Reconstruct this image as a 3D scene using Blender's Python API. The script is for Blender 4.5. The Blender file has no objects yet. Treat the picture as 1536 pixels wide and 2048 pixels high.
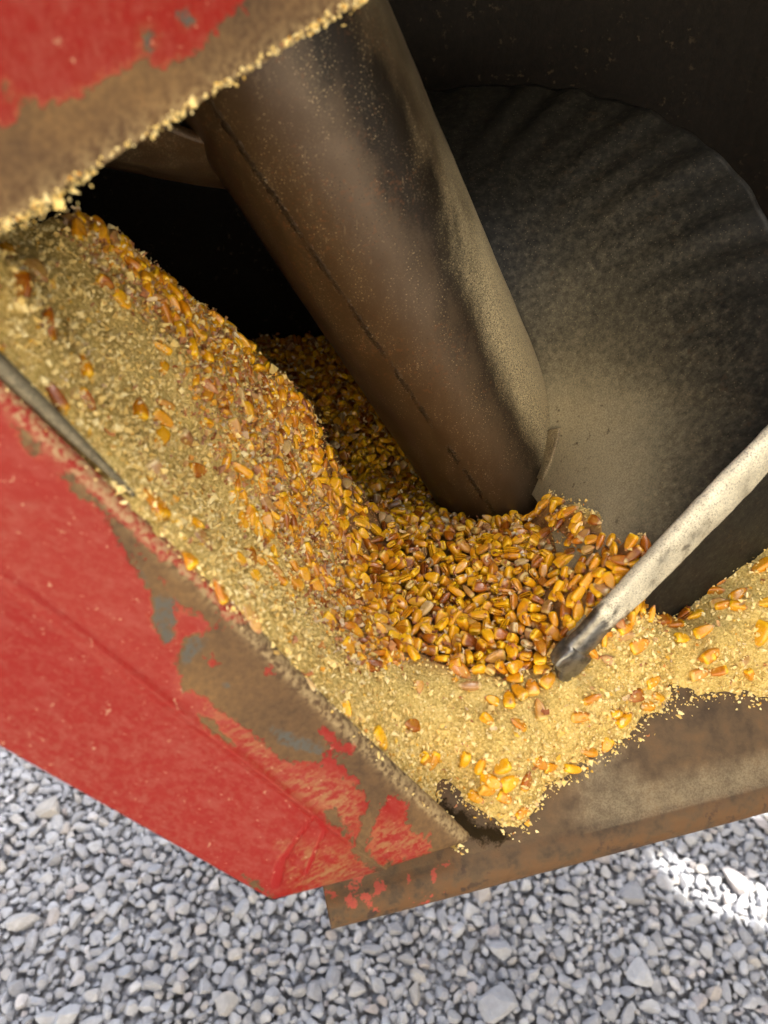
import bpy, math, random
import numpy as np
from mathutils import Vector, geometry

rng = np.random.default_rng(7)
random.seed(7)
# settled kernel poses, nine numbers each: x y z in tenths of a millimetre, quaternion in hundredths, shape, size in percent
KDATA = [
    363,-1925,-193,33,50,19,76,3,81, 125,-1813,-162,75,-59,-22,14,0,92, 903,-1801,-108,18,34,-38,-83,0,87, 1535,-1019,605,75,-34,8,-54,3,92, 688,-1947,-186,43,-20,-63,59,0,85, 676,-1875,-164,67,-72,-10,-7,4,88,
    823,-1872,-132,3,-5,74,65,1,91, 1262,-1465,250,52,-73,-43,-6,0,94, 40,-1602,-210,48,75,6,43,3,83, 560,-1773,-155,66,-72,-6,13,4,79, 527,-1589,-194,52,-47,50,-49,1,93, 244,-1825,-211,48,57,22,61,0,81,
    888,-1630,-75,50,70,-48,11,2,86, 556,-1385,-179,65,-45,-49,33,2,91, 768,-1683,-126,20,-44,41,76,2,81, 673,-1991,-233,59,-33,50,-53,4,80, 94,-1694,-205,61,-4,59,-51,4,94, 325,-1631,-212,0,-46,-56,67,0,90,
    294,-1889,-194,75,33,50,23,0,81, 587,-1881,-201,5,64,22,72,0,94, -38,-1394,-204,68,-66,-22,-18,4,93, 1112,-1241,66,69,42,-11,56,4,92, 1219,-1302,208,74,-57,1,-33,4,82, 620,-1946,-210,74,-33,-23,52,4,80,
    457,-1197,-205,23,36,54,71,1,95, 560,-1441,-212,27,80,-12,-51,1,89, 1088,-1092,34,60,-52,-15,-58,4,81, 647,-1559,-133,49,-40,38,-66,0,82, 243,-1738,-213,49,-17,68,-50,3,92, 1231,-1372,215,71,55,-32,27,2,79,
    418,-1367,-229,59,50,61,7,1,94, 561,-1941,-217,76,58,-7,-25,2,78, 912,-1344,-95,7,8,54,82,1,82, 559,-1205,-173,43,2,-60,66,3,87, 605,-1060,-179,35,63,-60,-33,4,78, 906,-1053,-103,29,1,-65,69,4,87,
    471,-1769,-210,76,-27,-44,37,4,94, 447,-1865,-200,58,37,46,-54,1,80, 841,-1689,-98,80,40,-34,-23,0,91, 443,-1644,-221,28,-22,7,92,0,90, -60,-858,-192,23,-62,68,-28,0,90, 186,-1445,-237,19,74,18,61,1,88,
    48,-1149,-219,58,22,36,68,1,90, 759,-1428,-128,40,-10,-61,-67,0,86, 208,-1048,-245,16,55,73,36,3,90, 695,-1781,-172,82,-10,-32,43,3,88, 231,-1513,-228,44,8,57,68,4,89, 719,-1552,-123,31,-35,-53,-70,4,81,
    309,-1074,-266,76,-45,17,-42,4,81, 373,-1270,-252,26,44,-9,-84,3,91, 826,-1623,-96,74,-1,-55,36,1,78, 897,-1438,-87,22,-40,73,49,1,79, -13,-698,-241,82,-54,5,-14,3,79, 515,-1817,-207,89,-12,8,-42,0,91,
    753,-1167,-142,69,18,68,12,4,92, -12,-1508,-205,61,-62,19,44,3,84, 957,-1212,-75,34,-11,-45,81,0,91, 178,-1584,-216,39,-23,66,58,3,92, 98,-1462,-233,71,-58,-24,27,0,95, 639,-1331,-168,51,40,-46,-58,0,79,
    1040,-1102,-43,49,12,38,-76,2,79, 281,-1225,-259,53,-24,62,-51,2,92, 779,-1297,-117,79,47,-32,16,2,82, 688,-1458,-139,56,27,-68,-36,1,91, 508,-1662,-214,75,63,-14,-3,2,95, 753,-1873,-182,82,50,-23,-7,2,92,
    823,-1783,-158,35,27,-15,-87,0,90, 630,-1586,-168,70,28,-52,-37,0,80, 641,-1748,-178,68,-36,-50,37,0,91, 402,-1593,-216,31,84,13,-40,1,94, 761,602,-669,38,-31,-73,45,3,86, 499,-1001,-220,70,-54,-14,41,0,90,
    1492,-996,-253,1,41,-35,83,0,88, 13,-1284,-213,80,39,40,15,0,84, 105,-1267,-234,37,-69,6,-60,1,87, 809,-1021,-147,74,-42,35,-36,1,82, 895,-1272,-98,79,-27,54,-5,2,86, 833,-1414,-119,41,-45,-11,77,3,91,
    945,-911,-150,77,58,-9,-19,4,90, 488,-701,-309,80,56,12,11,4,86, 226,-908,-277,62,29,70,17,2,93, 7,-1111,-214,90,-15,-22,30,1,85, 239,-1329,-258,19,83,31,-38,4,92, -42,-1228,-204,77,20,-58,-13,4,84,
    321,-1784,-218,35,26,-26,-85,0,83, 122,-1565,-210,48,-69,-19,-48,0,89, 529,-1318,-202,58,-48,-61,20,2,79, -46,-941,-209,39,22,72,52,4,78, 765,-1604,-122,80,-45,18,-32,0,93, -183,-143,-419,68,28,51,42,2,88,
    692,-1717,-159,67,6,29,-67,4,80, 746,-1030,-145,36,31,53,-69,1,94, 1103,-1002,30,68,11,24,67,0,85, 92,-524,-326,57,45,54,41,1,91, 490,-1378,-221,61,51,57,-11,0,84, 341,-1828,-204,24,-18,-36,87,0,79,
    -65,-1016,-214,16,24,-67,67,2,83, 1554,-557,-348,60,47,35,52,4,89, 315,-1585,-235,88,-39,24,8,4,82, 729,-1302,-153,73,-61,28,3,2,87, 421,-797,-310,60,-79,5,4,4,95, 703,-1395,-150,34,48,-40,-69,2,87,
    311,-1387,-247,78,17,8,59,0,79, 97,-1137,-245,80,-22,43,-31,3,87, 1353,-458,-393,44,-62,26,-58,1,80, 1436,-467,-388,13,9,81,55,1,89, 647,-1235,-180,52,78,23,-23,0,87, -70,-103,-455,24,61,21,71,0,89,
    865,-1480,-110,28,21,54,-75,0,90, 476,-1068,-243,62,9,-76,-13,3,84, 380,-1687,-241,81,-44,30,20,0,83, -51,-1196,-192,19,-61,-12,74,1,77, -61,-1106,-214,73,-65,7,-14,2,76, 491,-1863,-212,40,-7,29,-86,1,79,
    53,-197,-441,17,24,67,67,1,94, 779,-1816,-176,74,30,-42,-41,0,86, 142,553,-590,52,72,-3,44,2,92, 1100,-937,24,41,-26,54,67,3,81, 397,-1747,-234,76,-49,13,-38,2,83, 770,-1129,-129,52,10,-81,-21,0,91,
    662,-1674,-169,34,40,-83,13,0,78, 557,-1684,-187,31,-50,-51,-61,4,94, 1174,1170,-655,63,53,38,39,2,93, 189,655,-592,14,72,18,63,1,91, 29,-1495,-232,59,-9,50,-62,2,88, 1329,1694,-676,57,47,42,51,0,77,
    1786,-701,-348,1,-21,-63,74,4,92, 869,-1349,-119,53,0,-51,-66,2,86, -614,1113,-410,60,51,60,7,1,77, 170,-1664,-233,54,-25,69,38,1,83, 873,662,-664,43,72,-46,-24,2,84, -57,-1293,-217,46,-41,-55,-54,3,83,
    255,-1681,-222,53,12,-55,-62,1,93, 482,-1509,-231,15,-62,-38,-65,3,94, 156,-1793,-197,57,-23,59,-51,2,92, 145,-1290,-261,82,33,-5,44,0,84, 51,-966,-220,86,41,-19,19,4,88, 1122,966,-649,15,-15,65,-72,1,83,
    993,1246,-613,38,-51,53,-54,1,88, -516,981,-434,83,-31,-41,16,0,83, -305,296,-474,2,-19,25,94,4,87, 846,-1573,-93,39,-67,1,61,2,89, 937,1420,-602,21,-61,21,72,1,94, 979,672,-660,61,31,-39,-59,4,88,
    -1143,2033,-431,64,49,-41,-41,1,85, 1376,-290,-437,67,-47,27,-49,4,89, 648,522,-716,6,-70,-31,-62,2,84, 677,-702,-325,11,16,-71,-66,2,76, 1679,-756,-337,68,-58,7,-41,1,86, 982,-1122,-106,16,35,56,-72,0,79,
    621,-1161,-196,87,-42,-16,13,0,93, 131,-856,-263,50,46,-68,-23,1,82, -22,-477,-332,9,-28,71,62,0,93, 860,-894,-194,56,-34,-63,40,0,84, -167,1779,-487,27,25,-64,-66,0,90, -212,1175,-490,10,49,-40,-75,0,81,
    613,-717,-335,23,-38,-38,80,3,87, 205,238,-609,74,54,38,-6,1,88, 106,805,-579,41,35,-59,-58,4,95, -98,369,-531,46,65,7,-59,1,89, 339,-813,-310,26,-12,-76,-57,3,90, 1595,-743,-327,54,57,27,53,2,93,
    450,-999,-249,76,-54,-10,31,2,90, 74,-1338,-244,51,-83,-9,14,2,89, 409,-1059,-263,13,30,41,-84,3,86, -60,1561,-516,50,-33,-71,33,4,88, 169,-1208,-248,82,23,19,47,2,82, 369,170,-666,56,-42,66,-23,3,94,
    692,-1113,-164,84,32,-38,-16,2,90, 1056,-985,-38,33,61,-66,-25,4,85, 13,627,-550,33,-47,-36,72,1,88, 475,-1266,-226,46,-19,-64,57,1,82, 1662,-656,-333,38,26,-43,76,0,80, 194,785,-605,83,-31,-43,-13,4,79,
    -391,417,-438,79,34,43,-23,1,91, 1057,-927,-31,71,-15,27,-62,0,76, -309,528,-471,64,-58,42,-24,1,94, -140,724,-515,18,-47,49,-70,0,94, -283,52,-488,28,72,24,-57,0,77, 52,-909,-225,52,-8,74,38,1,82,
    375,-1167,-271,58,-21,-57,-53,0,85, 291,627,-625,58,68,-5,42,0,93, 78,-1088,-227,73,-44,24,-44,1,82, 9,-868,-230,44,28,48,69,4,78, 121,-666,-300,55,-45,-24,65,0,84, 866,-1744,-137,87,-26,-14,-38,2,82,
    658,-924,-206,77,19,-59,-9,1,85, 348,1528,-565,6,15,-48,-85,1,87, 1133,-478,-427,90,-30,2,-28,1,85, 352,-1381,-276,6,-71,-55,41,2,92, -340,130,-472,61,-76,-6,-16,1,79, 360,776,-619,14,-15,79,-57,4,92,
    777,-1757,-169,86,-35,3,-35,3,77, 971,1755,-620,66,-68,29,-7,4,78, 377,1081,-585,16,-14,-96,-15,0,92, 45,-785,-230,91,36,-4,15,2,78, -373,751,-462,11,-31,54,76,0,89, -841,1351,-383,28,-42,48,-70,0,83,
    823,-619,-329,47,14,-50,-70,2,84, -1,-1347,-233,57,-42,29,-63,1,77, 813,-1220,-143,38,60,-61,-33,3,87, 497,727,-661,16,-65,22,70,2,78, 890,-1099,-147,66,24,-43,-55,3,93, 181,-995,-251,20,-62,-31,68,2,91,
    -34,503,-551,55,17,74,-32,3,87, 789,863,-636,71,-57,38,6,0,80, 120,1020,-545,51,-57,-7,63,0,90, 743,-1211,-171,79,28,-33,-40,2,91, -179,1550,-497,79,-43,-38,15,0,91, 669,-1056,-176,42,22,50,72,2,86,
    237,-804,-319,75,21,38,47,2,78, 916,1288,-606,52,49,-42,-54,0,81, 484,1068,-600,38,6,-53,-74,3,94, 77,213,-570,33,-30,-67,-57,1,80, 708,-1639,-169,14,-43,35,81,3,89, -254,-16,-488,82,3,-44,-35,2,91,
    232,-1582,-250,28,-60,-52,52,2,87, 735,-1716,-163,59,-78,14,6,3,88, -750,1300,-401,20,-49,51,-66,3,88, 529,-1234,-207,55,-17,-48,64,4,81, 549,-1057,-220,62,68,30,-21,1,79, 649,-1498,-158,69,37,-58,-17,4,80,
    959,-1049,-128,65,62,-40,13,2,83, -357,260,-489,70,-55,13,41,4,90, 165,-759,-298,73,24,35,52,2,86, 50,-63,-486,61,-65,35,-25,0,84, 1190,2433,-707,17,-6,68,70,0,81, 355,-1006,-279,4,-5,66,-74,0,78,
    49,370,-572,38,-30,67,55,0,93, 376,-574,-392,68,-52,-6,49,1,88, 266,388,-615,82,39,33,-22,1,95, 267,-1386,-269,60,3,-21,76,0,80, 453,-1876,-253,46,-86,-3,14,4,90, 643,-1805,-200,31,-41,-23,82,3,86,
    716,-533,-396,22,84,25,41,1,93, -1005,1797,-412,44,-20,-46,73,1,90, 896,854,-643,60,35,-60,37,1,95, -881,1998,-447,78,-32,50,16,0,90, 270,1029,-585,19,-8,-51,-82,0,92, 290,1274,-574,53,29,-25,-74,2,88,
    476,1159,-589,35,56,-9,74,2,93, 1702,-582,-360,68,-67,22,-15,0,90, 717,-969,-183,64,-68,-29,17,2,84, 652,845,-639,21,-15,-58,76,0,82, -134,-175,-476,53,-50,-3,67,0,89, 256,-104,-540,11,-22,55,-79,4,92,
    -188,213,-506,1,-45,-40,-79,1,89, -235,323,-491,45,24,48,-70,4,90, 357,2149,-546,47,52,-46,-52,0,89, 268,545,-637,48,-17,67,-52,2,85, 828,1963,-601,81,0,52,-24,3,90, -83,752,-532,86,-30,16,-35,0,76,
    471,1754,-561,72,55,35,21,2,95, 192,1354,-571,29,-43,-66,51,4,86, 794,770,-661,70,-65,-19,-17,1,93, 730,784,-657,93,-7,-31,14,4,80, -195,490,-519,80,-5,-42,40,0,86, -49,-288,-433,81,-34,19,42,0,86,
    100,-217,-472,73,-42,52,-4,0,76, 636,-1607,-201,83,51,20,-2,0,87, 252,-680,-358,78,-50,27,-21,0,89, 189,-602,-355,89,-36,20,-15,2,92, -12,69,-529,50,71,12,47,1,90, 375,-875,-322,59,23,-31,70,0,91,
    405,296,-692,67,-49,-42,34,0,80, 509,470,-694,39,-37,58,-60,1,91, 941,751,-656,24,22,-56,-75,4,93, -485,772,-440,73,54,34,-20,4,81, 354,-732,-335,65,41,-42,-46,2,82, 913,-616,-322,49,-29,-40,70,2,94,
    -952,1467,-388,10,-15,64,-74,0,80, 797,-2137,-297,54,82,-1,9,1,89, 159,1091,-568,30,75,-4,57,0,95, -192,-101,-455,92,-35,-14,3,2,90, 753,-1907,-219,54,-80,2,-19,0,94, -168,127,-491,72,-59,-16,-30,1,90,
    575,-645,-358,65,-60,12,42,1,81, 603,1316,-607,17,4,40,89,4,82, 99,-1647,-223,38,44,27,76,2,92, -245,620,-505,50,-9,-73,44,1,84, 1531,-635,-339,20,-30,-67,-63,2,86, 383,1251,-585,25,-68,-18,65,4,93,
    -14,396,-564,82,-15,44,-32,3,94, -108,1303,-506,85,-31,8,40,2,90, 799,1154,-610,90,-33,9,24,2,92, 789,-1341,-140,84,40,7,34,2,90, 31,889,-579,85,-8,51,3,2,76, 240,-310,-466,52,-4,24,80,2,94,
    522,878,-636,8,25,-11,95,2,81, -117,891,-521,71,-65,-9,-19,2,85, -677,1583,-432,66,72,7,14,0,92, 789,-1505,-136,27,-57,13,-75,3,93, 340,-1738,-241,16,27,-54,-77,3,82, 68,-323,-439,65,12,63,38,1,90,
    32,1260,-551,68,39,-30,-52,4,83, -53,1020,-558,81,-49,29,1,2,90, 306,-1001,-279,54,-36,-50,-56,1,93, 526,1017,-634,73,-36,21,-53,4,90, 171,-227,-488,79,59,-8,0,0,84, -235,737,-513,86,-28,36,-18,2,79,
    601,-1543,-187,20,42,-32,-81,1,84, 143,-620,-330,42,-7,38,81,2,85, -171,26,-482,63,-65,-9,-38,1,93, 370,-1550,-241,36,6,40,83,4,92, -920,1632,-419,48,-38,-38,68,0,85, 1204,1264,-661,70,-68,2,-17,1,91,
    -389,557,-460,86,-17,46,5,3,89, 417,448,-683,45,-18,56,-65,0,87, 850,-845,-210,70,-48,-48,20,4,86, 428,1361,-566,65,12,54,50,1,84, 812,1422,-594,71,61,11,29,0,95, -247,1522,-494,56,9,51,-63,1,87,
    239,-1148,-277,68,-54,-30,-38,0,93, 458,997,-629,61,66,4,-41,0,95, 41,973,-574,29,32,-21,-87,2,77, 966,835,-656,70,-48,-31,40,0,76, 137,354,-610,81,-31,26,-40,0,88, 290,1836,-564,18,6,41,88,2,92,
    -432,664,-460,19,41,-61,64,3,77, -457,1217,-454,38,39,38,73,4,91, 866,-571,-340,78,-60,8,-1,0,83, -173,883,-502,47,-56,19,63,4,89, 101,269,-598,28,-18,34,87,0,87, 566,-1792,-187,15,11,-80,-55,1,88,
    869,1173,-624,49,71,-44,-21,1,77, 551,543,-693,68,26,18,-64,2,86, 394,-1832,-229,62,-37,-35,-58,1,89, 612,790,-660,37,-19,-56,70,1,87, 930,1922,-610,21,56,-21,-76,2,94, 1005,-1899,10,76,-33,13,-53,0,94,
    11,1733,-534,16,-56,-39,-70,4,90, -695,1673,-440,8,-43,-50,-73,2,84, 583,1620,-580,52,40,-57,-47,1,82, 453,-1464,-258,65,6,-35,-66,4,95, 108,1827,-530,46,-19,-57,-63,1,91, 204,1588,-560,88,-34,-12,-27,0,91,
    178,1804,-551,72,-31,58,17,3,85, 1606,-672,-341,57,-67,45,-7,0,84, 94,1565,-546,25,30,-12,-90,4,88, -415,1510,-474,71,4,29,62,0,95, 226,310,-617,67,-7,-17,70,4,83, -381,339,-464,14,-48,-70,-48,0,76,
    -82,1183,-535,64,29,-15,-68,0,77, -9,-1423,-229,24,-22,67,65,0,86, -269,178,-493,62,-67,35,-15,2,80, 611,2243,-576,68,58,37,23,4,83, 221,883,-591,67,66,27,-11,2,88, 419,790,-627,79,33,30,-39,2,77,
    -194,1335,-503,12,-73,42,50,2,88, 628,901,-638,18,-43,-28,83,1,88, -80,-261,-452,63,-11,-48,-59,3,78, 1057,-1047,-30,71,24,11,64,0,85, 54,1470,-542,12,-4,30,93,0,88, 715,1180,-614,7,-69,-47,53,1,80,
    432,2146,-563,74,-61,2,-26,4,92, -345,1278,-467,10,1,-64,74,0,83, 809,1773,-590,77,54,12,-28,0,77, 426,-479,-440,23,18,85,-41,1,93, 201,-429,-423,84,-38,-35,-8,3,92, 588,1941,-579,77,-50,-16,-34,3,81,
    214,-1218,-277,3,-47,-87,-5,3,85, 634,-2110,-245,2,1,-72,68,4,84, 1289,-1761,118,77,-26,8,-55,4,84, 850,-2011,-216,29,-23,-75,53,0,88, 396,1694,-574,30,48,-63,52,0,77, 784,1017,-638,19,7,-38,89,4,80,
    314,-407,-452,59,2,47,64,0,90, 746,732,-678,81,34,30,-35,3,93, -365,1051,-475,89,22,36,8,0,88, 642,-659,-353,3,28,51,80,0,82, 788,-747,-288,66,-60,-30,-30,0,92, -109,1077,-538,33,-34,48,73,0,89,
    -87,-169,-456,52,1,-46,70,1,94, 407,358,-687,18,5,-13,96,3,92, 13,-295,-433,60,15,67,38,1,80, 179,1010,-584,77,21,55,21,3,83, -650,1355,-436,52,-27,-65,47,4,91, 280,1620,-552,17,-8,65,72,0,76,
    884,1844,-606,73,31,41,-43,3,93, 837,1065,-647,59,13,-77,19,3,83, 709,1479,-588,29,41,5,-85,2,82, 328,-1151,-292,64,-48,28,51,0,83, -317,204,-483,53,-41,5,-73,3,83, 90,697,-599,82,-44,32,-10,0,91,
    483,-842,-298,18,16,42,-86,0,84, 803,1651,-617,3,-40,37,83,2,89, 84,1964,-539,62,-19,65,-38,3,93, 524,592,-671,49,-29,-28,76,3,95, 654,1827,-589,10,17,-56,79,2,83, 772,-629,-350,72,-56,21,33,4,95,
    103,-21,-517,72,-55,0,-40,0,80, 382,-1887,-213,23,57,31,71,2,87, 291,1965,-567,57,-23,-72,29,3,85, 725,1029,-630,48,78,-31,-24,1,85, -487,2202,-497,78,-39,44,-16,1,82, 196,-1140,-274,60,21,35,-67,0,79,
    -376,647,-461,67,-58,26,35,0,90, 485,630,-662,16,-58,-25,-75,4,90, -387,1428,-473,82,48,-19,-19,1,87, 481,543,-684,40,27,-56,-66,4,88, 383,521,-675,49,-37,45,-63,1,87, 1306,-1732,251,38,58,-69,-17,4,91,
    1223,-1789,72,91,-35,12,14,0,87, 1159,-1821,35,84,-7,52,6,3,89, 763,-2032,-248,3,-2,74,-66,2,93, 404,1026,-608,41,-84,-18,-27,2,92, 702,716,-694,41,0,-32,84,2,81, 30,-1050,-229,63,-34,-34,59,4,85,
    143,1240,-587,17,-21,-10,-95,2,91, -629,1187,-413,78,-61,5,-2,0,88, 723,1354,-610,15,53,12,81,0,82, 678,1427,-600,81,46,31,-9,1,88, 31,1141,-551,75,44,-42,-20,2,83, 274,-530,-408,38,22,41,79,1,90,
    1009,2264,-668,16,61,5,77,0,81, 746,1284,-602,47,6,-60,-63,1,76, -516,1428,-454,75,-59,14,22,3,82, 328,-322,-474,54,19,-62,52,0,81, -310,2070,-497,46,51,-16,70,0,88, -401,1301,-456,54,68,-16,-45,0,86,
    404,711,-656,59,3,-31,73,3,86, -72,354,-563,74,36,32,45,4,86, 149,-1109,-268,92,-35,6,-1,0,94, 743,910,-638,4,-43,-33,83,2,91, 697,-873,-221,13,-57,-80,-3,3,95, 667,1654,-583,22,-53,-22,78,2,94,
    -569,1158,-419,34,-30,32,-82,0,91, 689,-1290,-181,42,-51,63,-38,0,86, 850,903,-646,29,-45,15,82,1,76, 527,2201,-574,46,-23,-62,58,1,82, 367,1874,-554,65,56,-43,25,1,87, 851,-753,-264,86,-33,34,-12,3,92,
    -722,2295,-489,50,-36,-45,63,2,88, 527,-1863,-243,19,36,43,-80,1,83, -475,880,-453,88,45,9,1,1,93, 198,442,-605,58,35,53,48,4,89, 1011,-578,-387,79,-26,22,-49,0,87, 180,-709,-322,26,68,-12,-67,1,84,
    1734,-639,-366,80,34,-44,-20,4,80, -793,1927,-439,92,-26,-3,-26,2,88, -315,1913,-508,62,72,25,-14,3,94, 88,-935,-257,48,-6,61,61,3,80, 1624,-1014,-245,64,-51,-51,21,1,87, 688,-2068,-237,21,-18,64,-70,0,92,
    1688,-1552,-226,62,-43,20,-61,3,89, 370,-679,-363,81,-56,7,13,0,86, -520,1265,-435,83,-50,2,-21,4,95, 415,1455,-575,43,-50,26,-69,3,88, 271,2053,-565,1,-15,21,-96,0,78, 664,-1377,-189,47,-15,-61,60,1,83,
    921,-852,-190,61,-71,-31,-4,4,80, -492,930,-450,1,3,-33,93,4,85, 604,1172,-633,48,-21,-58,-61,1,92, -123,1235,-531,83,-20,48,-17,0,94, -379,1176,-482,15,78,42,-42,2,80, -50,778,-540,30,15,46,81,0,86,
    -517,1184,-441,51,25,43,69,2,93, -318,800,-497,67,27,25,62,4,94, 479,1602,-595,71,-52,-41,-19,0,78, 168,-1323,-298,38,25,32,82,0,79, 330,1004,-608,74,59,20,22,0,91, 296,934,-618,75,-37,-23,-47,0,80,
    -273,923,-498,79,-14,57,-8,4,89, 874,1496,-602,66,-43,-25,54,4,86, -801,1417,-403,61,-66,27,-33,2,89, 293,231,-658,85,36,12,-33,1,85, 347,1309,-577,69,-27,39,-53,2,87, 147,-1389,-255,24,-73,-51,-36,4,94,
    -254,1320,-492,58,17,-45,-64,2,91, -67,1657,-518,70,7,60,34,4,85, -842,1725,-438,73,-52,-7,41,4,78, 85,351,-589,77,19,32,50,3,83, -281,1745,-500,91,12,28,24,2,87, 290,-1491,-259,61,14,73,-24,4,90,
    1732,-1402,-189,84,-41,22,-26,4,88, 468,377,-714,70,19,66,-17,2,95, -53,284,-579,84,1,38,35,2,82, 233,1721,-564,17,-33,-70,59,4,79, -333,1624,-492,83,-31,-36,-27,0,77, -317,89,-487,37,-14,79,44,1,91,
    857,717,-665,46,19,53,67,3,90, 866,1654,-607,8,-22,66,70,1,86, -401,495,-451,75,36,49,-22,1,92, 573,503,-729,78,46,41,5,4,93, 15,1431,-546,65,31,67,-6,1,79, 538,1298,-616,61,72,28,9,1,91,
    398,-1317,-253,58,-47,14,-63,3,86, -63,2068,-523,74,17,51,36,3,86, 1425,-286,-464,45,-67,23,-52,3,78, 825,-1958,-198,44,53,-53,-47,0,82, 97,505,-602,71,53,-1,-44,0,79, 61,2251,-550,52,19,-17,80,2,94,
    178,1946,-568,65,-37,48,-42,2,90, 805,1101,-638,75,-9,63,6,0,86, 679,764,-688,88,-2,-42,13,2,88, -79,711,-563,88,35,15,25,0,86, 978,2108,-638,35,63,24,64,0,93, 695,-1164,-181,57,48,-55,-35,2,77,
    -174,545,-535,85,-4,33,-38,0,85, 158,2118,-550,60,-68,-4,40,4,77, 791,-880,-225,41,-71,36,42,0,80, 148,-886,-292,6,-27,-59,75,4,88, 36,1086,-567,40,-21,32,-82,3,78, -629,2296,-508,74,55,12,33,2,93,
    161,40,-566,84,-31,-5,-43,2,94, 556,1762,-601,51,-50,64,-25,2,87, 541,-529,-441,13,15,95,-22,2,94, 355,-1471,-283,62,24,43,-60,1,84, 378,1793,-571,44,-49,42,-61,0,86, -334,399,-489,24,-31,-20,-89,2,92,
    60,-998,-247,47,-53,13,-68,0,83, 675,975,-651,88,19,15,-39,0,93, 263,755,-634,57,51,-56,28,3,84, 947,2042,-609,63,-70,28,-14,1,88, -214,389,-516,81,6,42,-38,1,92, 1356,-398,-420,46,-52,24,-67,2,89,
    243,-571,-384,0,-44,17,-87,1,93, -9,538,-560,76,-33,-53,-10,1,82, -388,2003,-503,65,-65,3,37,4,77, 487,415,-718,7,73,-12,66,1,91, -643,1505,-446,26,51,33,-74,1,86, 850,2080,-600,56,58,35,46,0,85,
    -568,1237,-419,27,-6,-61,-73,1,84, 1553,-898,-391,45,-41,-20,75,0,77, -1011,2136,-437,56,47,-30,59,3,78, -761,1767,-438,25,-49,13,-81,4,93, 392,127,-702,21,-16,-33,90,1,90, 337,560,-653,14,-41,12,-88,1,93,
    263,1548,-572,28,-47,32,-76,2,78, -714,1408,-434,11,-11,52,83,2,91, -674,1275,-425,85,36,1,-35,2,89, 214,-502,-393,69,-64,24,-21,0,95, -61,1318,-542,74,23,38,48,1,80, 262,1247,-608,50,-24,-42,70,0,84,
    94,2069,-538,15,-25,-55,77,3,81, 1308,-347,-419,80,52,-23,-14,1,87, -520,1038,-432,2,34,41,83,2,92, 558,-912,-274,78,-50,16,32,2,81, -798,1654,-451,38,-26,-54,-69,0,82, 284,-56,-573,33,-27,-52,-73,4,80,
    609,1497,-601,6,63,-44,62,2,86, 452,336,-724,23,63,-28,67,0,77, -597,1687,-472,55,81,2,16,2,82, 533,2124,-589,49,-80,-31,5,1,86, 240,1395,-575,49,61,8,60,1,84, 812,-1098,-162,22,-17,77,-55,0,90,
    929,-1963,-128,16,-60,-76,-15,0,78, 1604,-1532,-197,23,-50,-21,-79,2,84, 1572,-1447,-138,3,20,-61,75,4,89, -265,1940,-516,38,37,27,79,0,88, 8,-782,-253,36,-31,-64,-59,4,81, -168,2015,-526,41,48,-16,-75,1,93,
    138,2208,-546,19,-14,-48,-83,2,90, 326,294,-680,14,-26,56,76,2,81, 799,-1450,-161,62,-10,42,64,2,77, 148,1590,-557,82,-49,-12,23,1,76, 97,2397,-571,75,-60,20,-11,4,93, -184,2087,-524,37,-23,-61,65,0,79,
    -495,2013,-510,71,-44,-2,-53,4,82, 872,1370,-613,51,-30,42,-68,1,92, -331,457,-489,83,-21,47,16,0,92, 402,-534,-431,7,14,17,96,2,86, -798,1558,-438,17,-50,18,-82,0,86, -1037,2031,-442,20,4,50,-83,4,86,
    394,576,-681,32,-25,-87,24,4,95, -471,1763,-486,75,-11,24,59,4,90, 323,-1,-626,84,-33,36,-20,4,81, 156,-152,-500,76,33,-45,30,3,89, -45,181,-563,32,37,73,-45,1,90, 498,1377,-612,64,18,-67,-31,2,86,
    68,1328,-557,49,-77,-26,-28,0,92, -89,1908,-526,71,11,58,37,4,84, 497,-757,-334,82,52,-18,8,3,87, -186,2171,-523,63,51,-53,20,0,93, 535,1430,-601,9,6,-55,81,0,85, -485,1656,-485,13,-30,2,-93,4,87,
    -232,143,-514,75,36,8,53,3,77, -535,2037,-495,81,50,-12,24,4,85, 615,1084,-643,44,11,69,-54,0,86, 510,1824,-585,77,-2,-50,-38,4,86, 281,875,-626,78,-26,-36,-42,0,85, 150,1670,-556,49,44,-40,-62,1,93,
    467,-1579,-237,48,74,15,43,1,93, -986,1973,-436,38,-45,28,-75,3,95, -61,1786,-514,35,-49,44,-65,2,91, -21,923,-562,62,53,-38,-41,0,84, -447,1164,-484,70,53,-19,-42,0,81, -417,1812,-497,57,-24,-61,-48,0,89,
    -330,933,-482,10,40,49,-76,4,91, -196,1024,-528,77,-31,-51,-19,4,78, 28,-1414,-249,48,-3,57,65,1,83, 651,1021,-655,26,23,4,-93,0,86, 938,1501,-598,10,-16,69,68,4,83, -374,2116,-515,74,-56,31,-15,0,77,
    82,1203,-572,65,-65,-22,-30,4,85, 667,1523,-584,72,-65,-5,-19,0,88, 240,2225,-543,9,2,57,-80,1,76, 1523,-806,-305,65,-44,-19,-57,3,93, -1062,2111,-446,81,52,24,5,3,85, 576,629,-684,39,-4,51,-75,3,82,
    643,1213,-631,48,28,-23,79,3,83, -868,1423,-393,72,46,-25,-43,2,85, 634,595,-700,48,57,-42,50,3,85, 288,-894,-326,46,-9,22,85,4,87, 39,-689,-272,68,-61,-36,15,2,86, -351,818,-473,72,-54,-28,-30,0,94,
    361,436,-675,68,66,-24,14,4,84, 715,2078,-591,37,43,48,66,1,78, -287,684,-511,80,-32,49,-8,3,90, 682,589,-717,16,-71,-65,18,0,82, 983,-1922,-168,52,68,-39,-31,4,77, -93,1738,-542,97,-5,-15,-15,0,93,
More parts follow.
